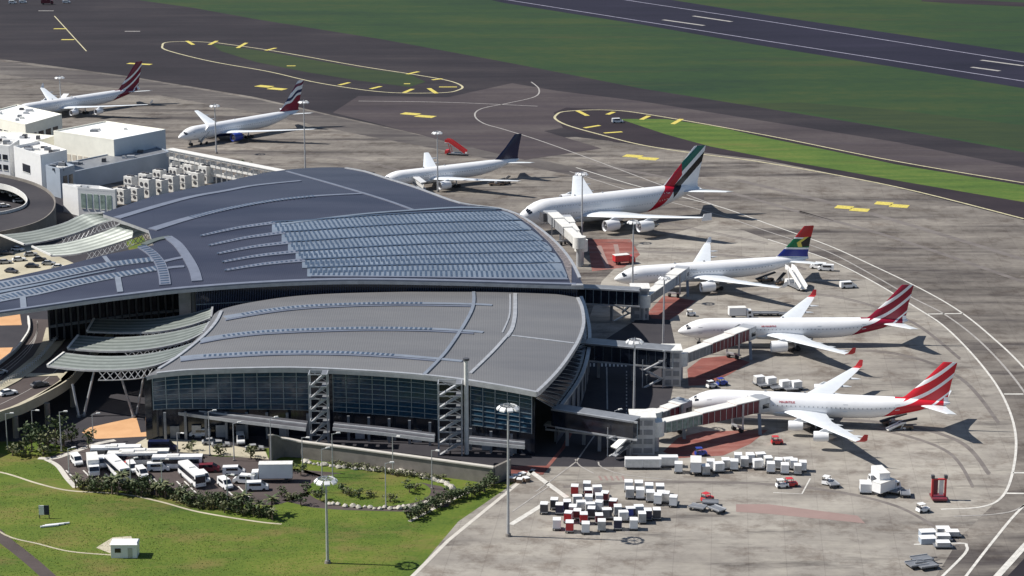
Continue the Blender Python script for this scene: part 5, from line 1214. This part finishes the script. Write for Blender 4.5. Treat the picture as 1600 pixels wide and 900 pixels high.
def mobile_stair(m='white'):
    def f():
        t=thing('mobile_stair','','mobile stair')
        MB().box(-3.6,-1.1,.45,2.4,1.1,.75).build('chassis','mgrey',t)
        m_=MB(); m_.hexa([(-4.2,-.8,.7),(-3.8,-.8,.4),(-3.8,.8,.4),(-4.2,.8,.7)],[(2.0,-.8,4.4),(2.4,-.8,4.1),(2.4,.8,4.1),(2.0,.8,4.4)]); m_.build('stair_flight','offwhite',t)
        for s in (-1,1): m_=MB(); m_.hexa([(-4.1,s*.85-.05,.8),(-3.6,s*.85-.05,.5),(-3.6,s*.85+.05,.5),(-4.1,s*.85+.05,.8)],[(-4.1,s*.85-.05,1.8),(2.2,s*.85-.05,5.2),(2.2,s*.85+.05,5.2),(-4.1,s*.85+.05,1.8)]); 
        for s in (-1,1):
            m_=MB(); m_.beam((-4.0,s*.9,1.2),(2.1,s*.9,5.0),.08,1.1); m_.build('side_panel',m,t)
            MB().beam((2.1,s*.9,5.0),(3.8,s*.9,5.0),.08,1.1).build('side_panel',m,t)
        MB().box(2.0,-.9,4.2,3.9,.9,4.38).build('platform','offwhite',t)
        for s in (-.8,.8): MB().beam((1.6,s,.7),(2.6,s,4.2),.18,.18).build('prop',m,t)
        MB().tbox(2.4,-1.0,.45,3.9,1.0,1.7,ix=.2).build('cab',m,t); wheels(t,(-2.6,2.6),1.9,.42); return t
    return f
def belt_loader(body='brown'):
    def f():
        t=thing('belt_loader','','belt loader'); MB().tbox(-2.6,-.8,.35,2.6,.8,.95,ix=.1).build('chassis',body,t)
        MB().beam((-3.2,.15,.9),(3.4,.15,2.6),.9,.25).build('belt','black',t); MB().beam((-3.2,.65,1.0),(3.4,.65,2.75),.08,.2).build('belt_rail','lgrey',t)
        MB().box(-.6,-.75,.95,.3,-.2,1.7).build('cab','offwhite',t); wheels(t,(-1.8,1.8),1.6,.36); return t
    return f
def lift_platform(body='red'):
    def f():
        t=thing('raised_lift','','cargo lift'); 
        MB().box(-1.6,-2.0,.4,1.6,2.0,.8).build('chassis','dred',t)
        for x in (-1.4,1.4): MB().box(x-.2,-.3,.8,x+.2,.3,4.9).build('mast',body,t); MB().box(x-.35,-.4,4.9,x+.35,.4,5.6).build('mast_head','dgrey',t)
        MB().box(-1.15,-.2,1.2,-.25,.15,4.5).build('panel','dred',t); MB().box(.1,-.2,1.2,.95,.15,4.5).build('panel','offwhite',t)
        MB().box(-1.5,-.25,4.55,1.5,.25,4.8).build('cross_beam',body,t); wheels(t,(-1.1,1.1),3.4,.36); return t
    return f
def on(u,v,z=.05):
    p=P(u,v,0); return (p.x,p.y,z)
R_=math.radians
# coaches and trucks
wh=Proto(coach()); G='coaches and trucks in the coach park'
for (u,v,a,lab) in ((182,718,4,'long white coach parked crosswise at the back of the coach park'),(184,742,-62,'white coach angled nose-down in front, beside the red-fronted van'),(300,752,-62,'white coach parked at a slant, alone near the right hedge'),(278,733,2,'white coach with a long dark window band parked crosswise mid park')):
    wh.put(on(u,v),R_(a),lab,G)
wh2=Proto(coach('offwhite')); 
for (u,v,a,lab) in ((208,727,3,'pale grey coach just in front of the back coach'),(226,724,3,'low pale coach at the end of the back row'),):
    wh2.put(on(u,v),R_(a),lab,G)
bt=Proto(box_truck()); bt.put(on(146,738),R_(-75),'white box truck facing the camera at the left of the coach park',G)
bt2=Proto(box_truck(L=9.5,hb=4.2)); bt2.put(on(424,752),R_(182),'big white box truck at the right end of the coach park',G)
vn=Proto(van()); 
for (u,v,a,lab) in ((313,682,180,'white van parked below the left glass bay canopy'),(376,692,-80,'white van facing the camera on the service road by the wall'),(206,737,-70,'white van with nose beside the leaning coach'),(248,736,5,'white minivan tucked between two coaches'),(382,755,170,'white van behind the big box truck'),(352,762,-60,'white van at the hedge, left of the big box truck'),(172,716,-80,'white van at the back left corner of the coach park'),(12,20,0,'') ):
    if lab: vn.put(on(u,v),R_(a),lab,'vans landside')
rc=Proto(van('dred',4.6,1.9)); rc.put(on(328,737),R_(2),'dark red van parked beyond the long-windowed coach'); rc=Proto(car('red')); rc.put(on(200,732),R_(-70),'red car squeezed between the leaning coach and the van')
bc=Proto(van('navy',6.5,2.4)); bc.put(on(254,704),R_(0),'dark blue lorry on the dirt road behind the coach park')
cw=Proto(car('white')); cb=Proto(car('dgrey')); cs=Proto(car('lgrey'))
p=P(13,617,dz); cw.put((p.x,p.y,dz),R_(38),'white car on the near lane of the elevated road'); p=P(-2,585,dz); cs.put((p.x,p.y,dz),R_(45),'silver car entering at the left edge of the elevated road'); p=P(62,604,dz); cb.put((p.x,p.y,dz),R_(38),'dark car farther along the near lane of the elevated road')
k=0
for (u,v,c_,nm) in ((10,398,cb,'dark'),(28,392,cw,'white'),(48,400,cs,'silver'),(62,408,cb,'black'),(30,408,cw,'white'),(76,414,cs,'grey'),(8,412,cs,'pale'),(50,418,cb,'dark'),(92,420,cw,'white'),(18,426,cb,'black')):
    c_.put(on(u,v),R_(random.choice((0,20,-25))),'%s car on the cream plaza, %s'%(nm,['at the far left edge','behind the others near the canopy','beside the white fascia','right of the silver one','in the middle row','near the dark roof edge','left middle row','front row by the roof','nearest the dark roof corner','closest to the skylight strip'][k]),'cars on the plaza'); k+=1
for i,(u,v) in enumerate(((330,694),(345,698),(398,704))): cs.put(on(u,v),R_(10),'silver car on the dirt verge, %s'%('left of the pair','right of the pair','below the retaining wall end')[i],'cars behind the coach park')
for i,(u,v,a,lab) in enumerate(((160,729,-70,'white minibus just right of the facing box truck'),(236,718,5,'white van at the back row centre'),(262,722,4,'white van behind the long-windowed coach'),(318,752,-65,'white van right of the slanted coach'),(222,745,-65,'white van left of the slanted coach'),(402,766,5,'white van below the big box truck'),(366,742,3,'white van left of the big box truck cab'),(190,708,3,'white van behind the back coach'),(120,725,-65,'white van alone at the left kerb'))): vn.put(on(u,v),R_(a),lab,'vans landside')
for i,(u,v) in enumerate(((12,300),(24,305),(30,314),(6,322),(-4,296))):
    cw.put(on(u,v+2),R_(30),'white car inside the ramp loop, %s'%['topmost','second from the top','rightmost','lowest','at the picture edge'][i],'cars inside the ramp loop')
rv0=Proto(box_truck('dred','dred',8,'dred',3.4)); rv0.put(on(74,7),R_(10),'dark red truck at the very top left edge'); 
for i,(u,v) in enumerate(((20,6),(36,5),(104,5))): vn.put(on(u,v),R_(5),'white van at the top left edge, %s'%('leftmost','second','right of the dark red truck')[i],'vans at the top edge')
# site cabin and board on the lawn
p=P(196,868); t=thing('site_cabin','small white cabin with a sloping side on the front lawn','cabin',(p.x,p.y,0)); MB().box(-2.6,-1.5,0,2.6,1.5,2.9).build('walls','white',t); MB().tbox(-2.8,-1.7,2.9,2.8,1.7,3.2,ix=.2,iy=.6).build('roof','white',t); MB().box(.8,-1.56,.1,1.7,-1.48,2.2).build('door','lgrey',t); MB().box(-1.8,-1.56,1.2,-.6,-1.48,2.1).build('window','darkglass',t)
p=P(68,810); t=thing('notice_board','blue and white board on two posts standing on the front lawn','notice board',(p.x,p.y,0)); MB().box(-.9,-.08,.8,.2,.08,2.9).build('white_panel','white',t); MB().box(.2,-.08,.8,1.3,.08,2.9).build('blue_panel','navy',t)
for x in (-.8,1.2): MB().box(x-.08,-.05,0,x+.08,.15,2.9).build('post','dgrey',t)
p=P(78,825); t=thing('white_pipes','white pipe lengths lying on the front lawn below the blue board','pipes',(p.x,p.y,0))
for i in range(3): MB().tube((-2+i*.4,i*.45,.25),(1.6+i*1.0,1.2+i*.6,.25),.22,n=8).build('pipe','white',t,smooth=True)
# ---------------------------------------------------------------- airside equipment
M['dustwhite']=plain('dusty_white',(.50,.49,.47),.6,vary=.25,scale=.7)
cc={k:Proto(container(*a)) for k,a in {'w':('white',),'v':('dustwhite',2.0,1.6,1.62,'lgrey'),'g':('dustwhite',2.0,1.6,1.62,'lgrey'),'r':('red',2.0,1.6,1.62,'white'),'b':('navy',2.0,1.6,1.62,'blue'),'d':('dgrey',2.0,1.6,1.62,'mgrey'),'p':('dred',2.0,1.6,1.4,'red')}.items()}
dl=Proto(dolly)
nm={'w':'white','v':'dusty white','g':'grey-fronted','r':'red white-topped','b':'navy white-topped','d':'dark grey','p':'maroon'}
def load(u,v,k,lab,a=0,g='cargo containers on dollies',sc=1.0):
    x,y,_=on(u,v+5); dl.put((x,y,.04),R_(a),'dolly under the '+lab,'dollies under cargo containers',scale=(sc,sc,1))
    cc[k].put((x,y,.61),R_(a),lab,g,scale=(sc,sc,1.05))
ordw=['first','second','third','fourth','fifth','sixth','seventh','eighth','ninth','tenth','eleventh','twelfth','thirteenth','fourteenth','fifteenth','sixteenth']
row=[(1060,733,'w'),(1102,737,'w'),(1110,729,'w'),(1123,733,'w'),(1134,727,'g'),(1147,729,'w'),(1153,719,'w'),(1163,725,'w'),(1172,719,'w'),(1184,728,'w'),(1188,718,'w'),(1200,724,'g'),(1204,733,'w'),(1216,727,'w'),(1226,735,'w'),(1232,726,'w')]
for i,(u,v,k) in enumerate(row): k='v' if i%3==1 and k=='w' else k; load(u,v,k,'%s container, %s from the left in the long cluster'%(nm[k],ordw[i]),random.choice((80,85,10,95)),sc=1.08)
row=[(1246,736,'g'),(1254,731,'w'),(1240,728,'w')]
for i,(u,v,k) in enumerate(row): load(u,v,k,'%s container at the right end of the long cluster, %s'%(nm[k],('front','right','back')[i]),85)
blk=[(982,762),(998,763),(1014,767),(1031,768)]
for i,(u,v) in enumerate(blk):
    for j,(dv,nmr) in enumerate(((0,'back'),(11,'front'))): load(u+j*2,v+dv,'wv'[(i+j)%2],('white','dusty white')[(i+j)%2]+' container, %s column of the paired block, %s row'%(ordw[i],nmr),88,sc=1.1)
for i,(u,v) in enumerate([(1028,783),(1040,780),(1052,786)]): load(u,v,'wgw'[i],'%s container off the front right of the paired block, %s'%(nm['wgw'[i]],('left','middle','right')[i]),80)
red=[(898,769,'r'),(917,764,'g'),(919,773,'p'),(933,770,'w'),(945,778,'p'),(902,785,'g'),(920,785,'w'),(936,783,'w'),(850,797,'d'),(866,790,'d'),(874,798,'b'),(886,793,'b'),(895,801,'g'),(908,794,'w'),(922,797,'g'),(936,794,'w'),(888,811,'r'),(902,806,'p'),(912,813,'r'),(924,804,'d'),(936,813,'p'),(948,806,'d'),(965,801,'g'),(974,810,'w'),(985,804,'b'),(998,801,'w'),(1003,812,'g'),(1012,807,'b'),(1026,806,'d'),(958,790,'p')]
place_w=lambda i: ('back edge','near the white line','middle')[0 if i<5 else 1 if 8<=i<13 else 2]
for i,(u,v,k) in enumerate(red):
    row_='back row' if v<776 else 'second row' if v<790 else 'third row' if v<803 else 'front row'
    same=[q for q in red if ('back row' if q[1]<776 else 'second row' if q[1]<790 else 'third row' if q[1]<803 else 'front row')==row_]; same.sort(); idx=same.index((u,v,k))
    load(u,v,k,'%s container, %s from the left in the mixed cluster, %s'%(nm[k],ordw[idx],row_),random.choice((85,90,78,5)),sc=.98)
for i,(u,v) in enumerate([(870,822),(890,826),(915,828),(940,824),(965,822),(990,822)]): load(u,v,'wrwgbw'[i],'%s container, %s from the left in the nearest extra row'%(nm['wrwgbw'[i]],ordw[i]),88)
# long white box trailers
lt=Proto(container('white',4.3,2.0,1.9))
for i,(u,v) in enumerate([(991,728),(1018,728),(1044,725)]):
    x,y,_=on(u,v+4); dl.put((x,y,.04),0,'long steel trailer under the %s white box'%('left','middle','right')[i],'trailers',scale=(1.7,1.2,1)); lt.put((x,y,.61),0,'long white box trailer load, %s of the three in line'%('left','middle','right')[i],'long white boxes')
bx=Proto(box_truck('white','white',7,'white',3.2)); 
bx.put(on(1087,737),R_(85),'white truck facing away at the left of the long container cluster'); bx.put(on(1157,497),R_(5),'white box truck behind the crimson-striped airliner'); bx.put(on(1385,771),R_(40),'white high-sided truck standing alone on the open apron')
hl=Proto(box_truck('white','white',7.5,'white',2.6,2.2)); hl.put(on(1372,764),R_(100),'white catering lift truck with raised box on the open apron'); hl.put(on(690,232),R_(100),'')  if False else None
load(1352,764,'w','white container alone left of the raised catering truck',85,sc=1.5)
for i,(u,v,lab) in enumerate(((1400,771,'first empty dolly right of the catering truck'),(1414,775,'second empty dolly right of the catering truck'),(1300,760,'empty dolly between the containers and the catering truck'),(1120,800,'empty dolly in the pale frame cluster'),(1090,797,'left empty dolly of the pale frame cluster'),(1110,790,'back empty dolly of the pale frame cluster'))): dl.put(on(u,v,.04),R_(60+i*23),lab,'empty dollies',scale=(1.4,1.3,1.6))
tg=Proto(tug('white')); tr=Proto(tug('red')); tb=Proto(tug('blue'))
for (pr_,u,v,a,lab) in ((tg,1222,762,10,'white baggage tug in front of the container cluster'),(tr,1236,760,10,'red baggage tug towing behind the white one'),(tg,1292,756,60,'white baggage tug beside the lone empty dolly'),(tb,1128,602,25,'blue baggage tug on the red paving of the second stand'),(tg,1112,606,25,'white tug on the red paving of the second stand'),(tr,1105,783,40,'red tug behind the pale frame cluster'),(tb,1095,712,10,'blue tug under the front jet bridge'),(tg,1080,494,0,'white tug by the red paving of the third stand'),(tr,1214,694,5,'red tug under the wing of the front airliner')):
    pr_.put(on(u,v),R_(a),lab)
tl=Proto(tug('white')); tl.put(on(1442,800,.05),0.4,'small white tug alone near the curved line'); 
vw=Proto(van('white')); 
for (u,v,a,lab) in ((1278,420,160,'white van behind the flag-tailed airliner'),(1290,423,170,'second white van right of the one behind the flag tail'),(965,192,5,'tiny white van at the tip of the bright grass island'),(1325,450,10,'white van on the road beside the flag-tailed airliner')): vw.put(on(u,v),R_(a),lab,'airside vans')
ms=Proto(mobile_stair()); ms.put(on(1243,450),R_(112),'white mobile stair at the rear door of the flag-tailed airliner',scale=(1.25,1.2,1.15)); ms.put(on(1400,672),R_(20),'white mobile stair folded under the tail of the front airliner',scale=(.6,.7,.35))
bl=Proto(belt_loader('brown')); 
for (u,v,a,lab) in ((775,290,10,'brown belt loader under the navy-tailed airliner'),(790,288,60,'second belt loader under the navy-tailed airliner'),(1196,440,20,'belt loader beside the flag-tailed airliner belly'),(1220,443,60,'belt loader near the mobile stair'),(1395,664,10,'dark belt loader under the tail of the front airliner'),(1410,670,-10,'belt loader rearmost under the front airliner')): bl.put(on(u,v),R_(a),lab)
lf=Proto(lift_platform()); lf.put(on(1466,781),0,'tall red cargo lift standing alone on the right of the apron')
rv=Proto(box_truck('red','red',7,'red',3.0)); rs=Proto(mobile_stair('red')); rs.put(on(712,242),R_(165),'red mobile stair standing alone behind the navy-tailed airliner',scale=(1.1,1.5,1.15)); rv.put(on(975,412),R_(20),'red truck in the shade beside the flag-tailed airliner nose')
rv.put(on(1075,4),R_(0),'') if False else None
# equipment between the two striped airliners
for i,(u,v) in enumerate([(1186,596),(1204,598),(1226,603),(1244,604)]): load(u,v,'gwww'[i],'%s container, %s from the left between striped airliners'%(nm['gwww'[i]],ordw[i]),20,sc=1.2)
for i,(u,v) in enumerate([(1195,606),(1215,610),(1236,612)]): dl.put(on(u,v,.04),R_(15),'empty dolly %s in the group between the striped airliners'%('left','middle','right')[i],'empty dollies',scale=(1.3,1.2,1.5))
for i,(u,v) in enumerate([(1182,493),(1195,493),(1210,493),(1225,494)]): dl.put(on(u,v,.04),R_(3),'empty dolly, %s in the line behind the crimson-striped airliner'%ordw[i],'empty dollies',scale=(1.1,1.2,1.5))
dk=Proto(container('bluegrey',3.2,2.2,1.2,'bluegrey'))
for i,(u,v) in enumerate([(1449,838),(1449,848)]): dk.put(on(u,v,.05),R_(5),'blue-grey pallet box, %s of the stack at the lower right'%('back','front')[i],'pallet boxes')
for i,(u,v) in enumerate([(1473,834),(1473,845),(1473,856),(1487,839)]): 
    x,y,_=on(u,v); dl.put((x,y,.04),0,'wide dolly under the %s pale pallet at the lower right'%ordw[i],'pale pallets at the lower right',scale=(1.5,1.2,1)); MBt=None
    cc['g'].put((x,y,.61),0,'pale grey pallet box, %s in the lower right group'%ordw[i],'pale pallets at the lower right',scale=(1.35,1.15,.5))
for i,(u,v) in enumerate([(1432,886),(1440,878),(1448,888)]): dl.put(on(u,v,.04),R_(20),'empty dolly, %s of three at the bottom right'%('left','middle','right')[i],'empty dollies',scale=(1.6,1.6,1.5))
# ---------------------------------------------------------------- people-sized bollards / stones round the oval lawn
def stone():
    mb=MB(); rr=random.Random(4); rings=[]
    for zz,rd in ((0,.52),(.22,.6),(.45,.46),(.6,.2)): rings.append([(math.cos(k*.785+zz)*rd*rr.uniform(.75,1.15),math.sin(k*.785+zz)*rd*rr.uniform(.75,1.15),zz*rr.uniform(.85,1.15)) for k in range(8)])
    mb.loft(rings); o=mb.build('boulder','stone',smooth=True); o['label']='pale boulder in the ring around the oval lawn'; o['category']='boulder'; return o
sp=Proto(stone)
ring=cat([(474,722),(500,727),(540,732),(580,735),(620,738),(660,746),(690,754),(706,764)],7)+cat([(515,788),(560,793),(600,795),(640,794),(662,788),(672,782)],5)
for u,v in ring:
    s=random.uniform(.65,1.5); sp.put(on(u+random.uniform(-2,2),v+random.uniform(-1.2,1.2),.04),random.uniform(0,3),'pale boulder in the ring around the oval lawn','pale boulders around the oval lawn',scale=(s,s*random.uniform(.8,1.2),s))
# ---------------------------------------------------------------- planting
def shrub(seed,h=2.6,r=1.3,m='leaf',nl=120):
    def f():
        rnd=random.Random(seed); t=thing('shrub','','shrub')
        tr=MB(); tr.tube((0,0,0),(rnd.uniform(-.1,.1),0,h*.55),.13,.06,n=6)
        for k in range(5): a=rnd.uniform(0,6.28); tr.tube((0,0,h*.3),(math.cos(a)*r*.6,math.sin(a)*r*.6,h*rnd.uniform(.55,.85)),.06,.02,n=4)
        tr.build('trunk','bark',t)
        cr=MB(); cl=[(rnd.uniform(-.6,.6)*r,rnd.uniform(-.6,.6)*r,h*rnd.uniform(.4,.9),rnd.uniform(.35,.6)*r) for _ in range(7)]
        for k in range(nl):
            c=rnd.choice(cl); v=Vector((rnd.gauss(0,1),rnd.gauss(0,1),rnd.gauss(0,.8))).normalized()*c[3]*rnd.uniform(.6,1.05); p=Vector(c[:3])+v; p.z=max(.15,p.z)
            a=Vector((rnd.uniform(-1,1),rnd.uniform(-1,1),rnd.uniform(-.6,.6))).normalized(); b=a.cross(v.normalized()+Vector((.01,0,.02))).normalized(); s=rnd.uniform(.16,.34)
            cr.add([p-a*s,p+b*s*.6,p+a*s,p-b*s*.6],[(0,1,2,3)])
        cr.build('crown',m,t); return t
    return f
def palm(seed):
    def f():
        rnd=random.Random(seed); t=thing('palm','','palm'); h=3.2
        MB().tube((0,0,0),(.15,.05,h),.2,.13,n=7).build('trunk','bark',t,smooth=True)
        for k in range(12):
            a=k*2*math.pi/12+rnd.uniform(-.2,.2); el=rnd.uniform(.1,.9); m_=MB(); p=Vector((.15,.05,h)); d=Vector((math.cos(a)*math.cos(el),math.sin(a)*math.cos(el),math.sin(el)))
            side=Vector((-math.sin(a),math.cos(a),0)); vs=[];
            for j in range(5):
                w=(.08,.3,.34,.22,.03)[j]; vs+=[p+side*w-Vector((0,0,w*.4)),p,p-side*w-Vector((0,0,w*.4))]; p=p+d*.5; d=(d-Vector((0,0,.28))).normalized()
            m_.add(vs,[(3*j+i,3*j+i+1,3*j+i+4,3*j+i+3) for j in range(4) for i in range(2)]); m_.build('frond','leaf2' if k%3 else 'leaf',t)
        return t
    return f
sh=[Proto(shrub(3)),Proto(shrub(8,2.2,1.5,'leaf2')),Proto(shrub(12,3.4,1.5,'leaf',150)),Proto(shrub(20,1.6,1.2,'leaf2',90))]
pl=[Proto(palm(1)),Proto(palm(2))]
rnd=random.Random(5)
hedge=cat([(118,760),(160,764),(200,768),(240,774),(280,780),(320,786),(360,792),(400,800),(430,806)],1)
segs=['in front of the leftmost bays','before the leaning coach','near the pale sand patch','between coach and slanted coach','before the slanted coach','right of the slanted coach','before the big box truck','at the right end of the hedge']
i=0
for s_ in range(8):
    u0,v0=hedge[s_]; u1,v1=hedge[s_+1]
    for j in range(14):
        t_=j/14; u=lerp(u0,u1,t_)+rnd.uniform(-2,2); v=lerp(v0,v1,t_)+rnd.uniform(-5,7)+ (4 if s_>3 else 0)
        pr_=rnd.choice(sh+[pl[0]]) ; q=rnd.uniform(.7,1.15)
        pr_.put(on(u,v,.03),rnd.uniform(0,6),'%s hedge plant %s, %s'%({0:'dark green bushy',1:'olive bushy',2:'tall dark bushy',3:'low olive',4:'small palm-like'}[(sh+[pl[0]]).index(pr_)],segs[s_],('farthest left','second from left','third from left','fourth from left','fifth from left','sixth from left','seventh from left','seventh from right','sixth from right','fifth from right','fourth from right','third from right','second from right','farthest right')[j]),'hedge plants along the coach park',scale=(q,q,q))
# verge trees left of the coach park and around the lawn
for i,(u,v,k,sc,lab) in enumerate([(50,706,2,1.9,'left of the coach park kerb'),(62,700,0,2.2,'behind the left hedge corner'),(75,704,1,2.0,'beside the pale kerb corner'),(88,694,2,2.0,'right under the elevated road end'),(100,698,1,1.6,'nearest the pale footpath'),(40,712,3,2.0,'at the left lawn edge'),(112,690,0,1.5,'touching the footpath top'),(68,712,3,1.8,'low on the kerb corner'),(20,712,3,1.7,'near the left frame edge'),(138,700,2,1.3,'at the top corner of the coach park'),(300,705,3,1.4,'on the dirt verge, left'),(345,710,3,1.4,'on the dirt verge, middle'),(392,716,1,1.4,'on the dirt verge, right'),(385,258+14,2,1.6,'behind the big roof by the lattice gallery'),(20,385-22,3,2.4,'by the ramp road'),(40,384-24,1,2.2,'between the ramp road and the canopy')]):
    sh[k].put(on(u,v,.03),i,'green bush '+lab,'bushes beyond the coach park',scale=(sc,sc,sc))
for i,(u,v) in enumerate([(478,770),(490,775),(500,782),(545,775),(560,778),(580,776),(640,770),(610,784),(536,770),(650,765),(470,790),(455,782),(440,776),(425,786),(470,742),(455,736)]):
    sh[(i*3)%4].put(on(u,v,.05),i,'shrub %s'%['left tip of the oval lawn','on the left edge of the oval lawn','lower left of the oval lawn','left centre of the oval lawn','centre of the oval lawn','right of the lawn centre','right end of the oval lawn','lower edge of the oval lawn','upper left of the oval lawn','upper right of the oval lawn','on the lower verge by the lawn','on the verge under the box truck','beside the box truck rear','on the verge corner below the truck','behind the floodlight mast head','between the truck and the wall'][i],'shrubs on and around the oval lawn',scale=(1.1,1.1,.8))
for i in range(26):
    t_=i/25; u=lerp(640,775,t_)+rnd.uniform(-7,7); v=lerp(812,758,t_)+rnd.uniform(-3,5)
    sh[(0,2,1,0)[i%4]].put(on(u,v,.05),i,'verge shrub, %s from the %s end of the diagonal hedge'%(ordw[i] if i<13 else ordw[25-i],'near' if i<13 else 'far'),'shrubs in the diagonal hedge',scale=(1.2,1.2,.9))
for i in range(16):
    u=lerp(520,690,i/15); v=lerp(728,752,i/15)+rnd.uniform(-1.5,1.5); sh[3].put(on(u,v,.05),i,'low shrub below the retaining wall, %s from the left'%ordw[i],'low shrubs below the retaining wall',scale=(1,1,.8))

pal=Proto(container('brown',1.6,1.2,.9,'beige'))
for i,(u,v) in enumerate(((808,748),(816,745),(812,754),(822,752),(800,752))): pal.put(on(u,v,.05),i*.7,'small brown crate by the white corner line, %s'%('left back','right back','left front','right front','leftmost')[i],'crates at the end of the retaining wall')

# rough grass on the foreground lawns (nobody could count it)
def inside(px,u,v):
    r=False; j=len(px)-1
    for i in range(len(px)):
        a,b=px[i],px[j]
        if (a[1]>v)!=(b[1]>v) and u<(b[0]-a[0])*(v-a[1])/(b[1]-a[1])+a[0]: r=not r
        j=i
    return r
M['tuft']=plain('tuft_green',(.09,.145,.018),.8,vary=.5,scale=.4); M['tuft_dry']=plain('tuft_dry',(.17,.15,.05),.8,vary=.4,scale=.4)
regs=[[(-40,745),(60,762),(110,772),(190,776),(300,803),(400,820),(600,908),(100,908),(60,878),(0,832),(-40,815)],[(485,768),(508,748),(560,742),(618,748),(660,760),(665,772),(648,783),(590,789),(522,786)],[(-40,711),(80,722),(102,750),(60,750),(-40,730)],[(-40,850),(0,850),(70,908),(-40,908)],[(440,793),(520,799),(640,806),(680,806),(620,900),(440,900),(420,815)]]
for nm_,mt,cnt,lo in (('grass_tufts','tuft',15000,.12),('dry_grass_tufts','tuft_dry',5000,.10)):
    mb=MB(); n=0
    while n<cnt:
        u,v=rnd.uniform(-40,680),rnd.uniform(706,908)
        if not any(inside(r_,u,v) for r_ in regs): continue
        if mt=='tuft_dry' and noise.noise((u*.012,v*.03,3))<-.05: continue
        p=P(u,v,0); a=rnd.uniform(0,6.28); s=rnd.uniform(.06,.16); h=rnd.uniform(lo*.4,lo*1.2); dx,dy=math.cos(a)*s,math.sin(a)*s; kx,ky=rnd.uniform(-.1,.1),rnd.uniform(-.1,.1)
        mb.add([(p.x-dx,p.y-dy,.03),(p.x+dx,p.y+dy,.03),(p.x+kx,p.y+ky,.03+h)],[(0,1,2)]); n+=1
    o=mb.build(nm_,mt,origin=(0,0,0)); tag(o,'rough %s tufts scattered over the foreground lawns'%('green grass' if mt=='tuft' else 'dry grass'),'grass',None,'stuff')
